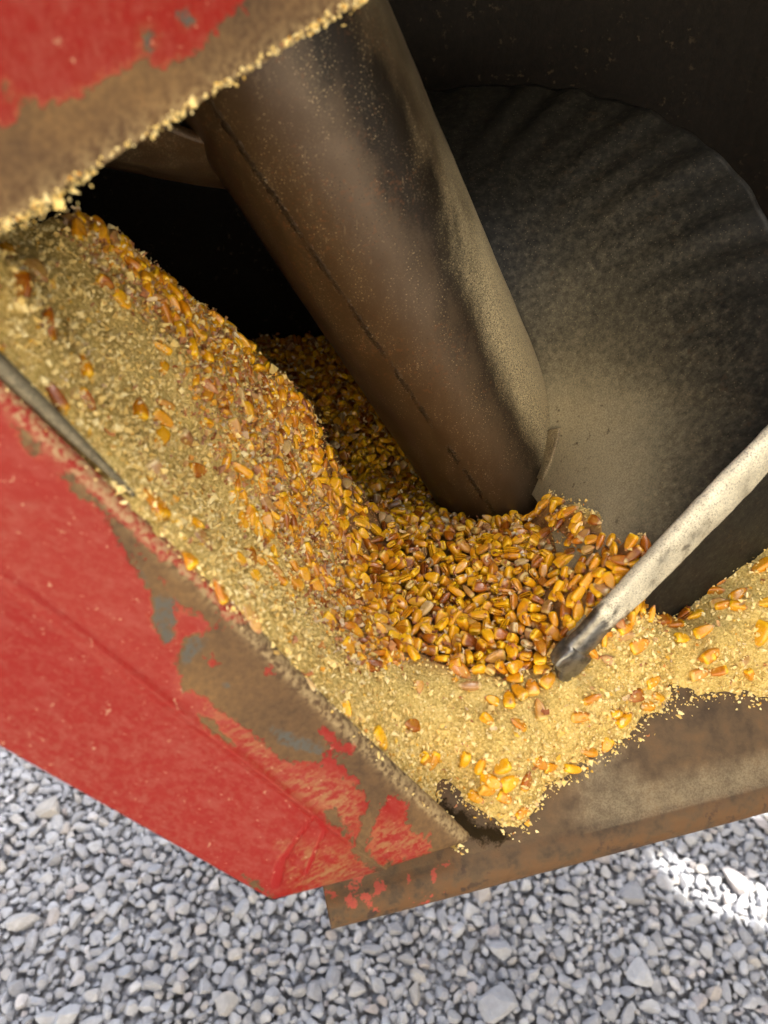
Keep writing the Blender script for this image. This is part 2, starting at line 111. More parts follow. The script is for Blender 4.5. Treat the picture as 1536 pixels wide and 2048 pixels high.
    95,1419,-558,7,22,-43,86,0,78, -351,1527,-490,17,9,-32,92,2,84, -504,1547,-481,65,-34,-30,59,0,90, -934,1705,-427,44,3,-65,-61,0,80, -344,1735,-502,70,6,53,-44,3,78, -526,1951,-505,36,36,-61,60,0,82,
    -669,1905,-476,49,45,-2,73,4,87, -6,1634,-535,35,-46,-59,55,2,79, -996,1898,-430,38,24,52,-71,3,88, 948,1833,-619,70,-70,9,0,2,88, 573,1468,-618,30,75,-32,48,1,95, -289,1122,-514,65,36,-61,25,3,87,
    867,-1152,-160,70,-7,-59,37,1,79, 119,1722,-559,72,-12,66,-12,4,84, -157,462,-554,37,19,16,88,3,77, 239,-996,-296,62,-65,-26,-33,0,90, -1,2164,-547,52,20,-11,81,2,92, 444,-721,-350,79,-30,-50,-7,2,95,
    429,235,-711,42,-78,43,-3,0,77, 697,2148,-588,24,24,-53,-76,4,86, 835,2161,-606,11,-14,-64,-74,4,85, 356,2389,-583,16,-63,-16,-73,2,94, 414,2324,-586,63,-46,-44,-42,0,79, 449,2036,-581,33,7,-67,65,2,80,
    17,2070,-537,0,65,-12,74,2,78, 246,-417,-445,85,-45,1,-23,4,91, 450,-1167,-244,46,59,-28,-58,1,93, 480,-522,-445,25,-43,-39,-76,4,85, -879,1844,-446,18,-13,-63,-73,1,92, 620,1997,-574,40,20,18,87,2,93,
    -653,2148,-490,46,54,-30,63,4,82, -111,1977,-530,63,75,8,14,2,85, 896,-1237,-118,5,-48,-38,-78,4,86, 685,1904,-598,54,-1,-55,62,2,81, -892,2190,-482,84,-39,-19,-29,0,92, 424,1928,-573,47,-13,3,-86,2,92,
    332,700,-652,73,-25,-61,-12,1,95, -388,1878,-508,34,29,-51,-71,0,76, 814,638,-696,78,50,-18,31,3,84, -868,1512,-413,63,-73,23,5,4,85, 275,-1438,-273,85,8,41,28,2,76, -952,2100,-450,17,-4,-63,-75,1,81,
    178,565,-622,80,-26,41,-32,4,92, 425,-1392,-283,68,18,-52,-46,2,90, -1109,2202,-455,41,8,-69,-57,3,87, -255,799,-506,39,29,54,67,2,95, 830,1317,-615,80,53,12,-20,2,94, -79,113,-550,90,-25,18,26,2,89,
    883,-1194,-138,31,-39,-4,86,3,84, -574,1486,-458,7,74,15,63,1,94, 679,1071,-639,61,0,30,72,3,86, 870,-1807,-162,24,87,30,-28,3,92, 176,-1253,-286,9,-75,59,24,2,86, -19,1184,-560,24,1,-51,-81,1,81,
    319,116,-657,51,45,6,-71,4,83, 196,54,-596,65,-39,7,-63,2,84, 93,921,-600,65,-32,2,-67,1,94, 128,-1163,-283,31,-24,-90,6,1,87, -78,2245,-532,54,39,3,-74,0,86, -396,932,-493,21,38,-87,-18,0,79,
    591,569,-703,58,37,47,-54,3,82, -351,1098,-487,17,-62,30,69,0,84, -596,1424,-449,72,-51,44,-2,3,78, -207,1440,-518,14,-73,16,-63,1,90, 274,293,-663,82,-25,16,-48,3,92, 316,491,-674,39,29,36,79,4,84,
    623,1263,-627,31,-53,-7,-77,2,90, 411,1617,-587,18,-18,40,-87,0,93, 1759,-1056,-241,49,-60,25,-57,1,95, 1554,-1493,-170,57,-56,58,-8,4,77, 293,-1339,-289,95,-10,21,-17,2,89, 235,-246,-492,60,-36,1,70,4,89,
    -144,75,-523,73,-53,14,-39,4,90, 488,-1424,-267,39,36,-29,78,3,80, 1559,-822,-331,77,-4,38,49,1,84, -426,957,-485,0,-65,-40,63,2,85, -454,812,-464,62,56,50,18,3,85, -612,1925,-481,50,1,-47,-71,0,81,
    -198,857,-520,39,-54,8,73,1,83, 617,-1226,-218,17,-60,1,77,3,91, 322,1370,-582,79,-5,34,-49,3,83, -325,1223,-515,20,-43,-86,14,0,88, 1070,-526,-462,31,-27,13,-89,2,93, -119,485,-555,39,56,-4,72,4,88,
    -54,2301,-527,48,33,-48,-64,1,89, -326,634,-489,70,63,16,-27,1,80, -420,2187,-522,8,33,-30,88,3,91, -251,2173,-516,32,27,52,73,2,76, -57,627,-582,49,69,39,33,3,78, -268,2357,-543,71,-37,-47,-34,2,89,
    601,2116,-585,76,-63,1,10,4,76, -768,2231,-504,40,16,-16,88,3,82, 491,818,-661,37,-12,59,70,0,87, -196,607,-542,92,-7,34,7,1,91, 689,1246,-624,52,-27,21,-77,1,88, -927,1784,-437,74,-48,-22,-39,2,77,
    173,-1522,-253,74,-61,13,19,0,81, -713,2078,-479,56,27,-61,-47,0,83, 541,-474,-451,79,-29,-35,-39,0,89, -305,872,-491,37,-52,39,-65,4,91, 773,1818,-597,74,49,-38,-22,1,84, 546,-705,-353,50,-20,-67,-49,2,91,
    -593,1615,-475,23,11,28,-91,0,84, 634,-1010,-202,63,-65,-4,-40,0,90, -665,2024,-478,27,47,43,-71,0,93, 1685,-507,-391,26,5,78,54,0,91, 538,1556,-606,98,8,11,7,2,82, 733,1613,-613,75,-64,3,-5,3,81,
    298,2271,-566,1,-88,44,-2,2,78, -36,1896,-558,21,85,-17,-44,0,88, -224,1150,-527,73,40,53,2,4,79, 117,1481,-561,14,9,-63,-75,0,86, 980,1471,-615,75,61,5,22,0,81, 248,1459,-581,84,-29,34,25,1,82,
    197,2190,-558,52,3,-54,64,0,77, 827,-1291,-139,74,-47,-19,-42,2,77, 670,678,-714,41,-82,-34,-13,4,82, 214,-4,-583,47,-53,37,-58,0,89, 600,739,-704,28,9,28,-91,2,88, 443,833,-648,57,-16,49,-63,0,77,
    -502,1816,-493,95,22,-1,-19,3,84, 560,1891,-601,44,24,-55,66,1,79, 874,1567,-611,42,-57,-54,43,4,88, -721,1936,-460,72,-68,4,-4,2,84, 97,405,-595,34,-10,45,81,0,80, -762,1886,-456,80,41,-20,35,1,80,
    -86,1362,-520,77,-18,35,-48,1,86, 535,788,-672,71,64,-26,3,4,79, 745,1915,-613,84,-12,44,25,0,79, 1637,-1304,-151,6,-35,-64,66,2,81, 884,-1865,-148,69,46,-48,27,4,83, 1767,-1237,-163,26,-43,-66,-54,1,81,
    1618,-1373,-152,75,41,49,-6,0,86, -830,1790,-461,94,-18,21,14,0,94, -299,1050,-518,44,70,-31,-45,3,92, -145,585,-551,77,21,38,44,4,94, 155,1188,-601,20,-61,-71,25,4,82, 319,372,-675,2,-53,15,82,0,79,
    5,435,-576,20,26,36,86,0,85, 334,1706,-585,35,-50,33,-71,0,76, -225,517,-525,26,-14,-43,-85,2,80, -138,1863,-523,24,-50,0,82,1,85, 478,1494,-601,74,-47,42,-19,4,86, 599,-994,-235,58,-5,-55,59,0,85,
    743,-874,-238,37,-64,49,45,0,91, -298,1636,-502,43,65,-11,60,2,84, -479,1069,-479,47,-3,70,52,2,85, 386,50,-714,64,-67,-20,29,0,90, 248,141,-644,59,-47,15,-62,0,90, 561,1987,-596,38,-8,-52,-75,4,82,
    -109,2157,-529,52,51,-40,-54,2,90, 293,-1289,-290,21,-45,82,-24,1,77, 1161,-526,-397,14,-70,-28,62,1,87, -113,237,-578,42,26,40,75,3,91, -204,330,-522,84,27,41,-17,3,80, 262,2163,-562,38,-46,-79,1,0,78,
    373,239,-678,2,-24,-29,92,0,94, 411,622,-676,25,92,-22,-17,0,90, 298,-1555,-261,7,-24,88,-38,3,95, 465,2302,-586,73,63,-14,18,0,92, 1613,-603,-379,66,-31,55,38,3,95, -194,427,-537,81,-14,47,-29,2,93,
    -308,1490,-523,86,-8,23,-44,0,83, -357,982,-497,88,-34,23,21,2,91, 15,1953,-559,78,-32,-52,6,4,82, 743,1146,-633,70,64,-23,15,3,94, 202,-764,-333,80,-31,48,3,3,84, 43,-1183,-275,81,25,47,21,2,95,
    419,-1525,-258,34,92,-15,-8,2,94, 52,556,-591,27,8,-25,92,2,91, 24,690,-585,69,30,26,59,2,88, 850,1763,-618,68,-62,6,-36,0,80, -17,-53,-485,77,-30,-30,45,0,94, 242,808,-613,54,-43,30,-64,0,87,
    724,604,-735,67,57,-36,27,0,91, -816,2235,-505,61,-44,-45,-46,1,89, 964,-610,-364,59,10,53,57,0,77, 676,2355,-619,50,-40,-39,64,4,88, 990,1544,-612,42,-20,67,-57,0,77, 339,932,-635,77,27,33,45,2,80,
    78,1016,-571,72,48,49,1,1,89, -260,1012,-520,41,-14,28,-84,4,89, 563,-1160,-213,72,-48,-8,48,0,90, 16,-174,-473,43,17,-67,56,2,88, -424,1715,-519,72,-19,9,-64,0,78, 1594,-841,-339,69,-9,53,45,4,95,
    338,1152,-603,20,50,-14,82,2,91, 1018,2392,-670,53,-64,40,-37,2,86, 415,-425,-460,28,-12,-41,-85,1,93, 809,2324,-635,57,55,45,40,0,89, 1,-1225,-246,36,43,-74,-34,0,91, -26,2223,-551,35,-6,32,87,2,84,
    -391,2288,-538,57,15,-74,-28,4,82, 427,-886,-314,59,-79,-2,-1,0,81, 814,-1899,-170,78,60,-10,5,4,92, 929,-1865,-169,89,-20,17,-34,1,84, 1694,-1482,-228,59,21,-73,22,0,91, 373,1215,-613,69,36,-24,56,3,88,
    193,2350,-573,11,-63,-14,-74,2,82, 757,1522,-606,39,49,-46,62,1,88, 51,1903,-559,87,-18,-42,-11,4,77, 843,837,-673,42,-21,-42,-76,3,81, -31,-407,-386,22,38,84,30,3,83, 553,-982,-250,79,-53,19,21,2,87,
    306,1113,-620,60,12,-11,77,0,94, 1527,-491,-408,52,-74,24,-31,4,88, 182,911,-615,65,-31,-37,57,0,94, -101,957,-560,93,-5,34,5,3,93, 740,1415,-613,41,-20,52,70,3,94, -72,1512,-557,93,24,18,12,3,89,
    161,1532,-594,11,-76,2,63,0,81, 1724,-866,-305,59,-60,-10,-50,1,82, 593,-459,-472,27,-85,6,43,0,77, -149,272,-548,81,-37,14,-40,3,89, -252,1703,-515,36,-22,-66,61,1,90, 518,1196,-621,79,-41,41,15,2,92,
    -155,651,-559,47,-57,-64,16,0,93, -553,1775,-490,49,-75,15,40,3,91, 263,464,-658,35,-33,11,-86,2,94, 81,-1538,-264,85,-43,-1,-28,0,79, -440,1618,-490,34,-46,-50,63,1,90, -231,1259,-513,73,-14,-25,60,0,79,
    240,983,-615,68,64,20,-28,4,93, -136,1009,-544,28,-40,26,-82,2,80, -730,1721,-455,78,21,-50,-27,2,90, -72,1130,-553,25,-37,41,-78,0,92, 1682,-1226,-177,60,-45,50,-40,1,95, 1036,-529,-406,26,39,71,-50,1,90,
    840,993,-654,6,29,68,-65,2,94, 452,1674,-596,79,-43,10,-41,3,93, -21,-988,-240,6,-37,69,-61,2,80, 545,1109,-631,47,-16,-54,66,2,90, 220,1771,-572,21,-53,-32,-74,1,91, 438,1279,-617,0,-84,52,8,2,94,
    333,2327,-579,38,-56,19,-69,0,94, -547,2091,-499,42,-47,12,-76,4,86, 679,2023,-602,36,-53,-58,47,0,83, -611,2162,-502,18,13,-62,-74,3,83, 1472,-647,-331,71,16,-42,-53,0,78, 359,-489,-444,9,-40,30,85,0,87,
    -1,-607,-287,61,-60,9,49,1,78, 582,2376,-607,6,1,60,-79,4,94, 873,2213,-640,36,57,28,67,4,80, -207,50,-514,69,-56,7,43,0,88, -573,2314,-524,41,28,42,75,0,84, 1012,2320,-670,49,62,45,40,0,88,
    -507,2393,-541,38,-21,60,66,2,93, -441,2408,-554,73,66,-7,-9,4,84, -236,2408,-546,50,33,-35,70,4,78, 120,-817,-305,30,-14,50,79,3,84, 230,2314,-574,3,-62,2,-77,2,86, -602,1847,-489,55,-59,40,42,3,83,
    652,-1461,-199,63,-17,-63,39,1,78, -895,2059,-444,22,-13,58,76,2,82, -613,2071,-504,27,7,54,-78,0,84, 614,-1715,-215,67,-54,17,45,2,84, 117,864,-607,13,-12,-97,-4,0,95, 227,507,-640,80,19,-37,-41,1,87,
    95,1295,-580,53,-7,49,-67,3,86, 13,1336,-556,55,74,-16,-32,1,81, -301,1992,-515,32,66,-15,-65,1,90, 650,1143,-634,54,19,-39,71,3,78, -646,1715,-480,51,-39,30,69,2,77, -528,1615,-488,76,-28,-41,-39,3,94,
    1038,-1879,-28,29,-53,-69,37,4,81, 28,185,-581,56,49,-22,-61,1,76, 29,-582,-320,81,30,47,-10,1,78, -562,2195,-515,59,-69,34,21,2,89, 592,951,-663,28,-62,17,70,0,90, 1456,-855,-267,84,-50,10,-7,2,82,
    -101,-10,-519,81,-18,43,33,1,92, -377,1600,-512,14,96,-10,-17,1,80, -36,1393,-543,59,78,11,-15,3,86, 44,617,-603,67,-57,7,-44,1,79, -138,2246,-542,64,58,45,-20,0,85, -31,752,-587,44,58,47,49,4,87,
    511,-949,-261,39,19,-48,-75,0,90, 130,1390,-594,22,62,43,-60,0,83, 1016,2208,-659,65,44,46,39,4,94, -334,1147,-501,53,-75,-37,-9,0,77, -113,1438,-524,29,12,85,40,4,84, -290,1386,-511,73,-41,-54,0,1,79,
    200,1476,-602,84,-6,-47,-24,2,91, 409,-290,-521,3,37,-80,-45,3,78, 676,1770,-632,75,28,-5,58,4,80, 419,-1479,-278,60,7,-49,-61,3,78, -866,1598,-438,42,-71,47,-29,1,87, 404,936,-664,95,20,10,19,3,80,
    702,1968,-614,59,-42,55,-39,1,88, 403,1852,-587,75,-48,44,3,2,80, 11,829,-597,67,-66,25,21,3,81, -120,838,-552,82,37,41,2,4,83, 274,2109,-572,64,39,7,65,0,77, -237,1896,-529,73,15,59,30,2,83,
    606,1866,-613,81,-55,16,-6,3,80, -27,334,-585,7,67,20,70,1,79, 654,2090,-590,76,46,-38,21,3,86, 155,2020,-583,80,11,47,-33,4,77, -246,1107,-533,73,45,-1,49,3,85, 469,915,-663,40,11,-28,85,1,86,
    -1154,2116,-445,67,55,-36,-31,2,92, -700,2152,-494,62,-63,22,38,1,83, 311,784,-645,52,-31,-61,-49,0,86, 578,1025,-649,53,-75,12,35,1,85, 771,994,-662,84,41,-17,-28,1,90, -279,336,-491,70,-20,41,53,2,79,
    769,625,-714,59,-60,23,46,2,84, -63,2017,-546,45,-11,38,-79,4,87, -286,2272,-544,61,-41,56,36,1,79, 532,2438,-613,59,-80,1,-4,2,91, 516,940,-660,79,-58,3,9,3,93, 627,1713,-621,91,-38,10,8,2,88,
    369,-147,-586,23,-79,53,-17,4,88, -546,1860,-490,18,-28,57,74,2,77, -172,2380,-554,24,19,-62,-71,3,78, -1196,2183,-462,23,-3,80,54,0,89, 630,-898,-252,54,27,-77,-16,2,86, 339,-600,-409,31,54,70,32,0,80,
    772,-574,-387,44,40,-36,-70,4,85, 220,2123,-571,88,43,1,14,4,86, 670,-546,-419,68,49,52,-11,0,87, 825,-1681,-141,23,-4,-63,-73,4,86, 750,2224,-615,41,-19,-54,-70,0,79, 744,2039,-620,81,26,-3,50,2,81,
    -257,2115,-517,56,31,-45,-61,1,83, 513,465,-734,37,-41,58,-58,0,77, 108,-135,-491,79,8,-33,49,3,81, 298,430,-681,29,67,-63,-24,0,90, 818,1212,-629,89,-43,-3,4,2,94, 322,1231,-628,18,41,26,-85,0,92,
    1618,-1435,-174,31,-5,75,-56,2,91, 1572,-977,-287,66,-38,61,-17,1,90, -44,-1179,-229,14,20,52,80,1,78, 974,-540,-419,89,-43,-7,5,2,91, -167,1068,-540,61,-63,-31,34,2,89, -418,722,-478,53,64,54,0,0,86,
    273,2454,-594,39,-33,-52,68,0,91, 543,1701,-614,68,43,-36,-44,0,94, -518,2147,-526,1,86,22,-43,3,94, 167,-335,-474,3,70,33,61,1,80, 933,-1144,-143,5,41,60,-67,3,87, 203,-879,-319,3,-25,-36,-89,2,78,
    220,260,-658,69,-24,34,-56,1,85, 787,2157,-619,28,-33,-62,-63,0,89, 529,-1538,-252,52,14,-6,-83,0,78, -156,186,-535,45,5,70,53,0,95, -308,2161,-535,2,83,-54,0,2,81, 333,883,-640,91,37,8,7,4,79,
    -40,229,-590,82,-24,33,-38,2,85, -546,1718,-491,81,34,44,-6,1,79, 271,346,-663,1,-51,4,84,4,77, -221,1643,-520,22,5,31,-91,0,89, -127,1525,-549,39,-71,32,47,2,88, -813,1500,-424,85,34,-15,34,2,86,
    620,642,-717,41,89,12,-7,4,87, -334,1451,-529,86,-17,-6,-45,2,79, 535,711,-695,5,23,-78,-56,0,92, -258,1836,-522,68,-21,-58,-36,3,79, 702,1827,-620,92,-30,13,-14,1,77, 898,-943,-181,21,-49,-51,66,4,87,
    510,2360,-604,34,22,-64,-64,0,80, 129,-24,-546,65,-60,10,-44,2,82, -46,2367,-551,23,-10,63,72,4,89, 423,888,-661,4,20,-93,-26,1,78, -184,806,-540,77,39,46,-12,2,90, 477,1879,-601,23,-2,-41,-87,4,88,
    -771,1982,-455,54,-37,47,57,0,94, 1527,-881,-331,63,31,32,62,4,84, -843,2144,-503,2,-8,-66,-73,3,83, 38,775,-618,27,43,66,-54,0,88, 992,2154,-655,65,-44,-55,25,1,80, -317,2324,-546,54,49,38,-55,1,83,
    -140,1156,-552,0,27,55,78,1,77, 89,180,-615,58,30,41,62,0,95, -190,1692,-536,55,56,2,60,0,82, 513,-420,-484,33,-48,4,80,1,86, 1233,-411,-413,43,-6,-55,70,2,86, -432,881,-486,51,8,48,-70,2,88,
    -453,1431,-488,26,-53,-16,78,2,86, 488,1250,-636,85,-8,18,48,3,87, 337,36,-652,80,-52,26,-4,1,91, 29,-11,-521,43,-51,-24,-69,4,84, 178,391,-630,63,-4,46,-61,1,88, 899,2299,-650,16,-3,-65,73,1,91,
    41,-848,-261,28,23,59,70,3,94, -109,2394,-555,72,-63,-15,21,2,89, -665,2229,-511,73,-53,-23,33,0,91, 490,2066,-615,58,-40,-22,-66,3,89, 36,74,-563,75,-57,7,-29,1,79, 324,1498,-602,61,51,59,-1,1,86,
    260,-1064,-303,37,-26,71,52,2,76, 14,1573,-571,68,31,-22,-61,1,94, 1614,-518,-388,26,-41,-50,70,3,93, 246,-1262,-295,7,27,27,-91,1,88, 758,-804,-277,51,-42,-71,-20,3,87, -282,478,-535,49,-2,76,-40,1,92,
    431,1341,-616,92,27,5,23,0,78, 1714,-980,-300,80,-32,44,-19,3,94, 1679,-1282,-174,63,51,34,47,1,83, -195,2325,-554,27,24,-60,-70,2,80, 26,2362,-565,68,-42,-36,46,2,77, -368,2353,-552,6,10,-66,-73,0,95,
    46,2178,-572,78,-24,-51,-25,4,79, 315,2079,-600,65,57,31,38,2,95, -408,1564,-499,79,-7,-57,15,1,87, 792,684,-689,35,-84,-30,-24,3,91, 370,1408,-588,26,-26,61,-69,2,92, 195,1307,-612,71,53,-33,30,0,92,
    555,2281,-596,40,28,-52,-69,0,88, -477,1001,-480,33,2,60,-71,3,77, 603,852,-672,26,28,70,58,4,90, 309,1760,-582,66,44,-43,-40,2,88, 883,1990,-624,60,-39,-39,-56,3,90, -120,296,-582,68,-31,60,26,3,88,
    376,2198,-582,87,-45,10,-8,1,89, 641,1354,-622,85,-48,-12,15,4,91, -825,1854,-460,70,-55,-15,-42,2,90, 194,2409,-581,63,-46,-31,51,2,89, 130,-79,-528,54,55,-47,-41,1,84, 774,1600,-641,66,66,-7,32,1,92,
    467,1432,-596,5,-51,-42,73,1,82, 40,2016,-547,48,-55,-42,52,1,89, -508,2247,-513,4,-4,-58,-80,1,87, 194,151,-647,48,-26,13,-81,4,82, 2,256,-605,24,73,-40,-49,1,86, 458,-1693,-263,25,-58,-1,76,2,93,
    328,-1642,-267,39,46,-7,78,1,81, 600,1545,-617,8,48,37,78,4,81, -573,1307,-458,59,-25,20,73,0,91, 231,620,-649,85,30,-42,1,2,88, 415,1131,-621,72,-48,-19,-45,3,86, 420,-1108,-283,75,58,-18,20,2,80,
    846,1931,-631,78,60,-11,5,4,83, 285,1416,-591,75,-43,20,-43,4,90, 314,649,-669,94,-15,20,-16,1,78, -485,1357,-486,80,-37,-43,-11,2,79, -230,2266,-545,24,60,22,-71,2,79, -180,1937,-528,1,-59,33,-72,4,83,
    -177,1297,-535,16,-9,43,-87,4,88, 305,-128,-604,81,-23,48,20,2,94, 1520,-948,-297,20,77,34,49,1,95, 63,-783,-287,79,-58,-9,-13,4,92, 88,-384,-437,16,27,51,-79,4,90, 268,31,-626,81,-40,23,-33,2,79,
    -435,1032,-499,60,-72,-26,-18,2,86, -169,1587,-517,49,-33,-72,35,4,84, -179,1747,-528,37,-30,58,-65,3,77, -131,2074,-553,47,87,-1,-4,0,87, 423,-658,-390,74,-66,0,5,4,80, 65,1859,-576,93,12,-26,-16,4,87,
    -133,553,-574,77,31,36,39,4,93, 800,1715,-619,67,-54,-9,47,1,77, 183,1198,-623,70,-51,-16,-46,1,80, 271,1172,-633,85,36,-15,-32,0,83, 160,-548,-366,33,62,29,64,0,83, 138,988,-625,23,57,-21,75,4,89,
    -563,1369,-478,71,-24,32,57,1,83, -246,40,-537,5,55,34,-74,3,83, 678,1594,-624,83,-24,3,-48,2,87, 117,-1220,-281,5,20,-71,66,3,77, 368,839,-644,6,-48,-59,63,0,77, 393,978,-658,61,-10,-8,77,3,79,
    -376,1802,-533,36,13,41,82,1,76, 740,-649,-379,74,-54,22,32,2,77, 213,2070,-588,75,56,-32,2,0,94, -744,1352,-423,65,-58,-10,46,0,85, 315,-851,-344,34,-13,60,-70,2,77, 353,-306,-524,24,16,54,-78,0,85,
    779,2020,-627,78,36,-8,48,0,83, 365,1565,-607,13,-65,-33,66,1,92, -156,718,-547,69,37,-44,-41,4,83, 310,-720,-370,49,-63,51,-29,3,76, 638,722,-719,86,34,-12,34,2,77, -343,723,-513,23,-19,48,81,2,88,
    -160,-39,-507,41,76,-32,-36,2,77, 115,102,-600,35,12,48,79,0,78, 238,1881,-571,75,51,-39,-2,4,84, 416,-588,-439,25,-52,-70,41,2,84, 471,2141,-601,43,56,35,-61,1,78, -692,1777,-474,82,-41,32,-19,1,93,
    509,-1111,-258,77,29,54,9,2,92, 1664,-1340,-182,62,64,22,37,4,94, 1673,-1016,-277,12,-48,30,-80,1,83, 1744,-805,-331,14,28,52,78,1,89, 1610,-917,-315,78,-56,11,23,0,89, 849,-1900,-210,32,-42,31,-78,0,92,
    1673,-862,-340,31,90,9,25,4,90, 1785,-995,-270,51,-72,16,-41,4,79, 458,-368,-510,28,-61,73,6,1,88, 9,1488,-573,64,11,-36,-66,2,94, -754,1583,-472,37,70,22,55,2,93, 367,-252,-566,62,-56,-15,-51,4,87,
    11,2312,-565,66,20,69,-19,3,84, 713,-1547,-170,41,-26,-60,62,1,78, 58,-1255,-262,43,-12,-70,53,4,83, -444,2080,-549,17,-58,26,74,4,86, 376,-24,-692,37,23,-68,-57,0,94, -12,112,-567,78,-16,55,23,0,88,
    348,-59,-642,61,53,-13,55,1,85, 837,769,-682,51,69,-48,-15,0,82, 339,-942,-316,73,64,8,15,0,81, -9,-156,-512,92,-9,-34,-5,3,88, 432,-1258,-276,6,70,-39,58,0,84, 279,-236,-542,67,-36,-25,-59,3,88,
    117,-1331,-307,64,18,21,-71,0,88, 218,46,-622,27,60,-72,-20,4,80, -158,370,-544,61,65,-40,-19,3,76, -966,2230,-497,76,57,27,10,2,78, 102,2167,-580,69,-33,-54,-33,1,83, -61,2117,-541,62,-48,47,-38,4,77,
    374,-1411,-316,32,-75,-55,-7,0,94, -716,1873,-480,2,-10,51,-84,4,94, -344,2064,-532,76,52,24,-27,4,84, -28,1262,-587,80,-28,-40,-33,0,91, 267,-1144,-320,88,-23,38,-5,3,91, 206,-1702,-248,1,22,76,59,3,85,
    33,1806,-551,54,54,-41,-47,1,83, 453,1984,-623,44,-60,7,-64,0,79, -326,1821,-545,35,-37,-38,-76,1,77, -35,827,-570,57,-70,-8,40,1,88, -470,1701,-512,15,58,-79,-2,3,88, 228,93,-638,90,-6,38,-17,1,80,
    331,-544,-421,32,-79,-23,-45,3,86, 629,-1622,-241,29,-40,-34,79,1,77, 250,1346,-606,21,-10,42,-87,4,88, 31,1697,-571,52,35,-71,-28,1,90, 658,-770,-339,51,-81,1,-26,3,78, 310,-69,-630,55,-10,37,73,2,79,
    -430,1918,-540,66,-17,-43,-58,2,83, 159,311,-647,58,41,44,53,0,93, 426,1203,-630,15,37,27,86,1,95, -950,1908,-463,58,-75,26,8,4,94, 763,1867,-627,49,-43,69,-27,2,90, 25,1209,-587,72,11,25,-62,3,91,
    -231,249,-525,30,57,56,50,1,93, -654,1849,-513,37,27,-23,85,0,88, 633,969,-677,26,-80,27,45,4,89, -863,2239,-496,54,-49,39,55,0,89, 711,1683,-621,36,67,-35,-52,4,86, -342,2217,-541,69,-35,38,49,2,93,
    -187,1521,-544,87,40,5,-25,0,93, 816,1504,-629,16,11,65,-72,3,91, -322,1566,-536,52,38,-4,75,3,94, 324,-237,-551,27,55,63,-44,1,89, 404,2026,-614,79,-16,-58,5,4,79, 394,-372,-492,40,-18,-51,73,1,93,
    913,-1003,-149,39,5,-60,68,3,87, 1753,-896,-319,73,47,1,47,4,91, 476,-471,-474,27,-25,-83,39,2,76, 717,1787,-654,41,-14,34,-82,0,89, 383,-1083,-314,41,58,7,-68,2,91, 712,-1812,-207,82,44,33,9,2,82,
    509,-1751,-254,88,-41,-14,-16,0,77, -729,2019,-487,19,-18,-85,-42,2,77, 705,2287,-620,63,-64,36,-22,4,90, 706,1324,-654,24,5,-39,88,0,92, -913,2254,-507,72,-65,-10,17,0,80, 1164,-450,-485,77,30,-54,8,2,86,
    106,-1012,-267,81,55,7,-15,0,76, 441,-960,-283,64,73,19,0,4,84, 316,2211,-583,20,52,25,-78,1,88, 796,2261,-636,15,-27,68,-65,4,79, 276,-314,-503,83,-34,-8,-41,4,87, 619,1942,-604,51,-12,51,-67,0,76,
    -749,1688,-478,84,39,33,-5,2,80, -155,1375,-515,16,13,-90,-36,2,95, -340,1345,-506,6,52,4,84,3,91, -473,1472,-515,4,16,-43,-87,4,84, -89,1274,-574,36,58,-18,70,4,82, 177,-116,-555,3,61,29,-72,0,80,
    629,-539,-454,83,5,-39,-37,0,92, 16,2243,-568,23,-50,31,76,0,77, 1282,-441,-399,62,48,-12,-59,0,86, 114,267,-654,47,-27,48,-67,1,79, 350,1954,-586,28,-18,67,-64,1,78, -184,1194,-529,49,-51,34,61,0,87,
    177,228,-653,60,59,-30,42,0,83, 689,-1898,-237,80,48,-31,-13,4,88, 159,-1754,-236,42,-44,-66,-42,2,78, 565,-811,-339,58,-75,-2,-28,2,81, 40,139,-605,62,36,20,65,1,89, 1490,-887,-304,58,62,16,-48,0,79,
    858,-1030,-174,70,59,-36,-12,4,80, -523,1320,-459,79,-55,-1,-24,2,83, 83,-648,-344,27,-7,61,-73,1,85, -148,4,-532,87,-28,34,18,1,81, -130,-72,-502,67,29,-64,21,4,80, 293,-667,-395,77,-49,-33,20,4,87,
    -39,681,-589,71,28,55,-32,2,82, 154,-820,-333,66,20,38,60,1,78, -992,2027,-461,48,-74,-6,-46,0,78, 653,-605,-384,34,-73,-47,33,2,76, 240,-1396,-297,64,0,-30,69,0,84, -166,954,-542,76,-9,-57,-25,3,94,
    132,-479,-409,73,13,51,42,1,93, -527,1099,-456,42,-15,-60,-65,2,93, 251,1095,-608,64,72,19,12,0,79, 767,2079,-632,71,7,66,-18,4,78, 238,-1641,-269,81,-14,55,-2,1,85, 3,-252,-470,53,-51,-50,44,2,85,
    101,772,-622,54,-41,-70,-14,1,91, 400,204,-730,29,12,-66,-67,0,82, 352,643,-692,73,45,-41,26,4,87, -243,962,-536,53,-42,0,-72,4,88, -570,1951,-531,87,-20,-42,5,2,92, 1493,-599,-362,40,-10,-67,-60,4,83,
    776,-1552,-150,68,12,66,27,2,78, -838,1914,-495,30,11,-27,-90,2,92, 102,1919,-579,32,-27,36,-82,1,93, -617,1305,-455,67,37,28,-57,3,93, 46,-456,-407,48,68,20,50,3,91, -296,1276,-509,52,78,30,11,4,87,
    404,2132,-605,59,60,-32,-42,0,88, 611,-742,-366,2,7,-87,-46,4,88, 563,893,-677,33,-42,-53,-65,2,84, 1466,-836,-307,48,-28,-50,-65,3,77, 551,-865,-307,61,-8,-54,56,2,79, 536,1980,-625,22,-27,-68,-63,3,77,
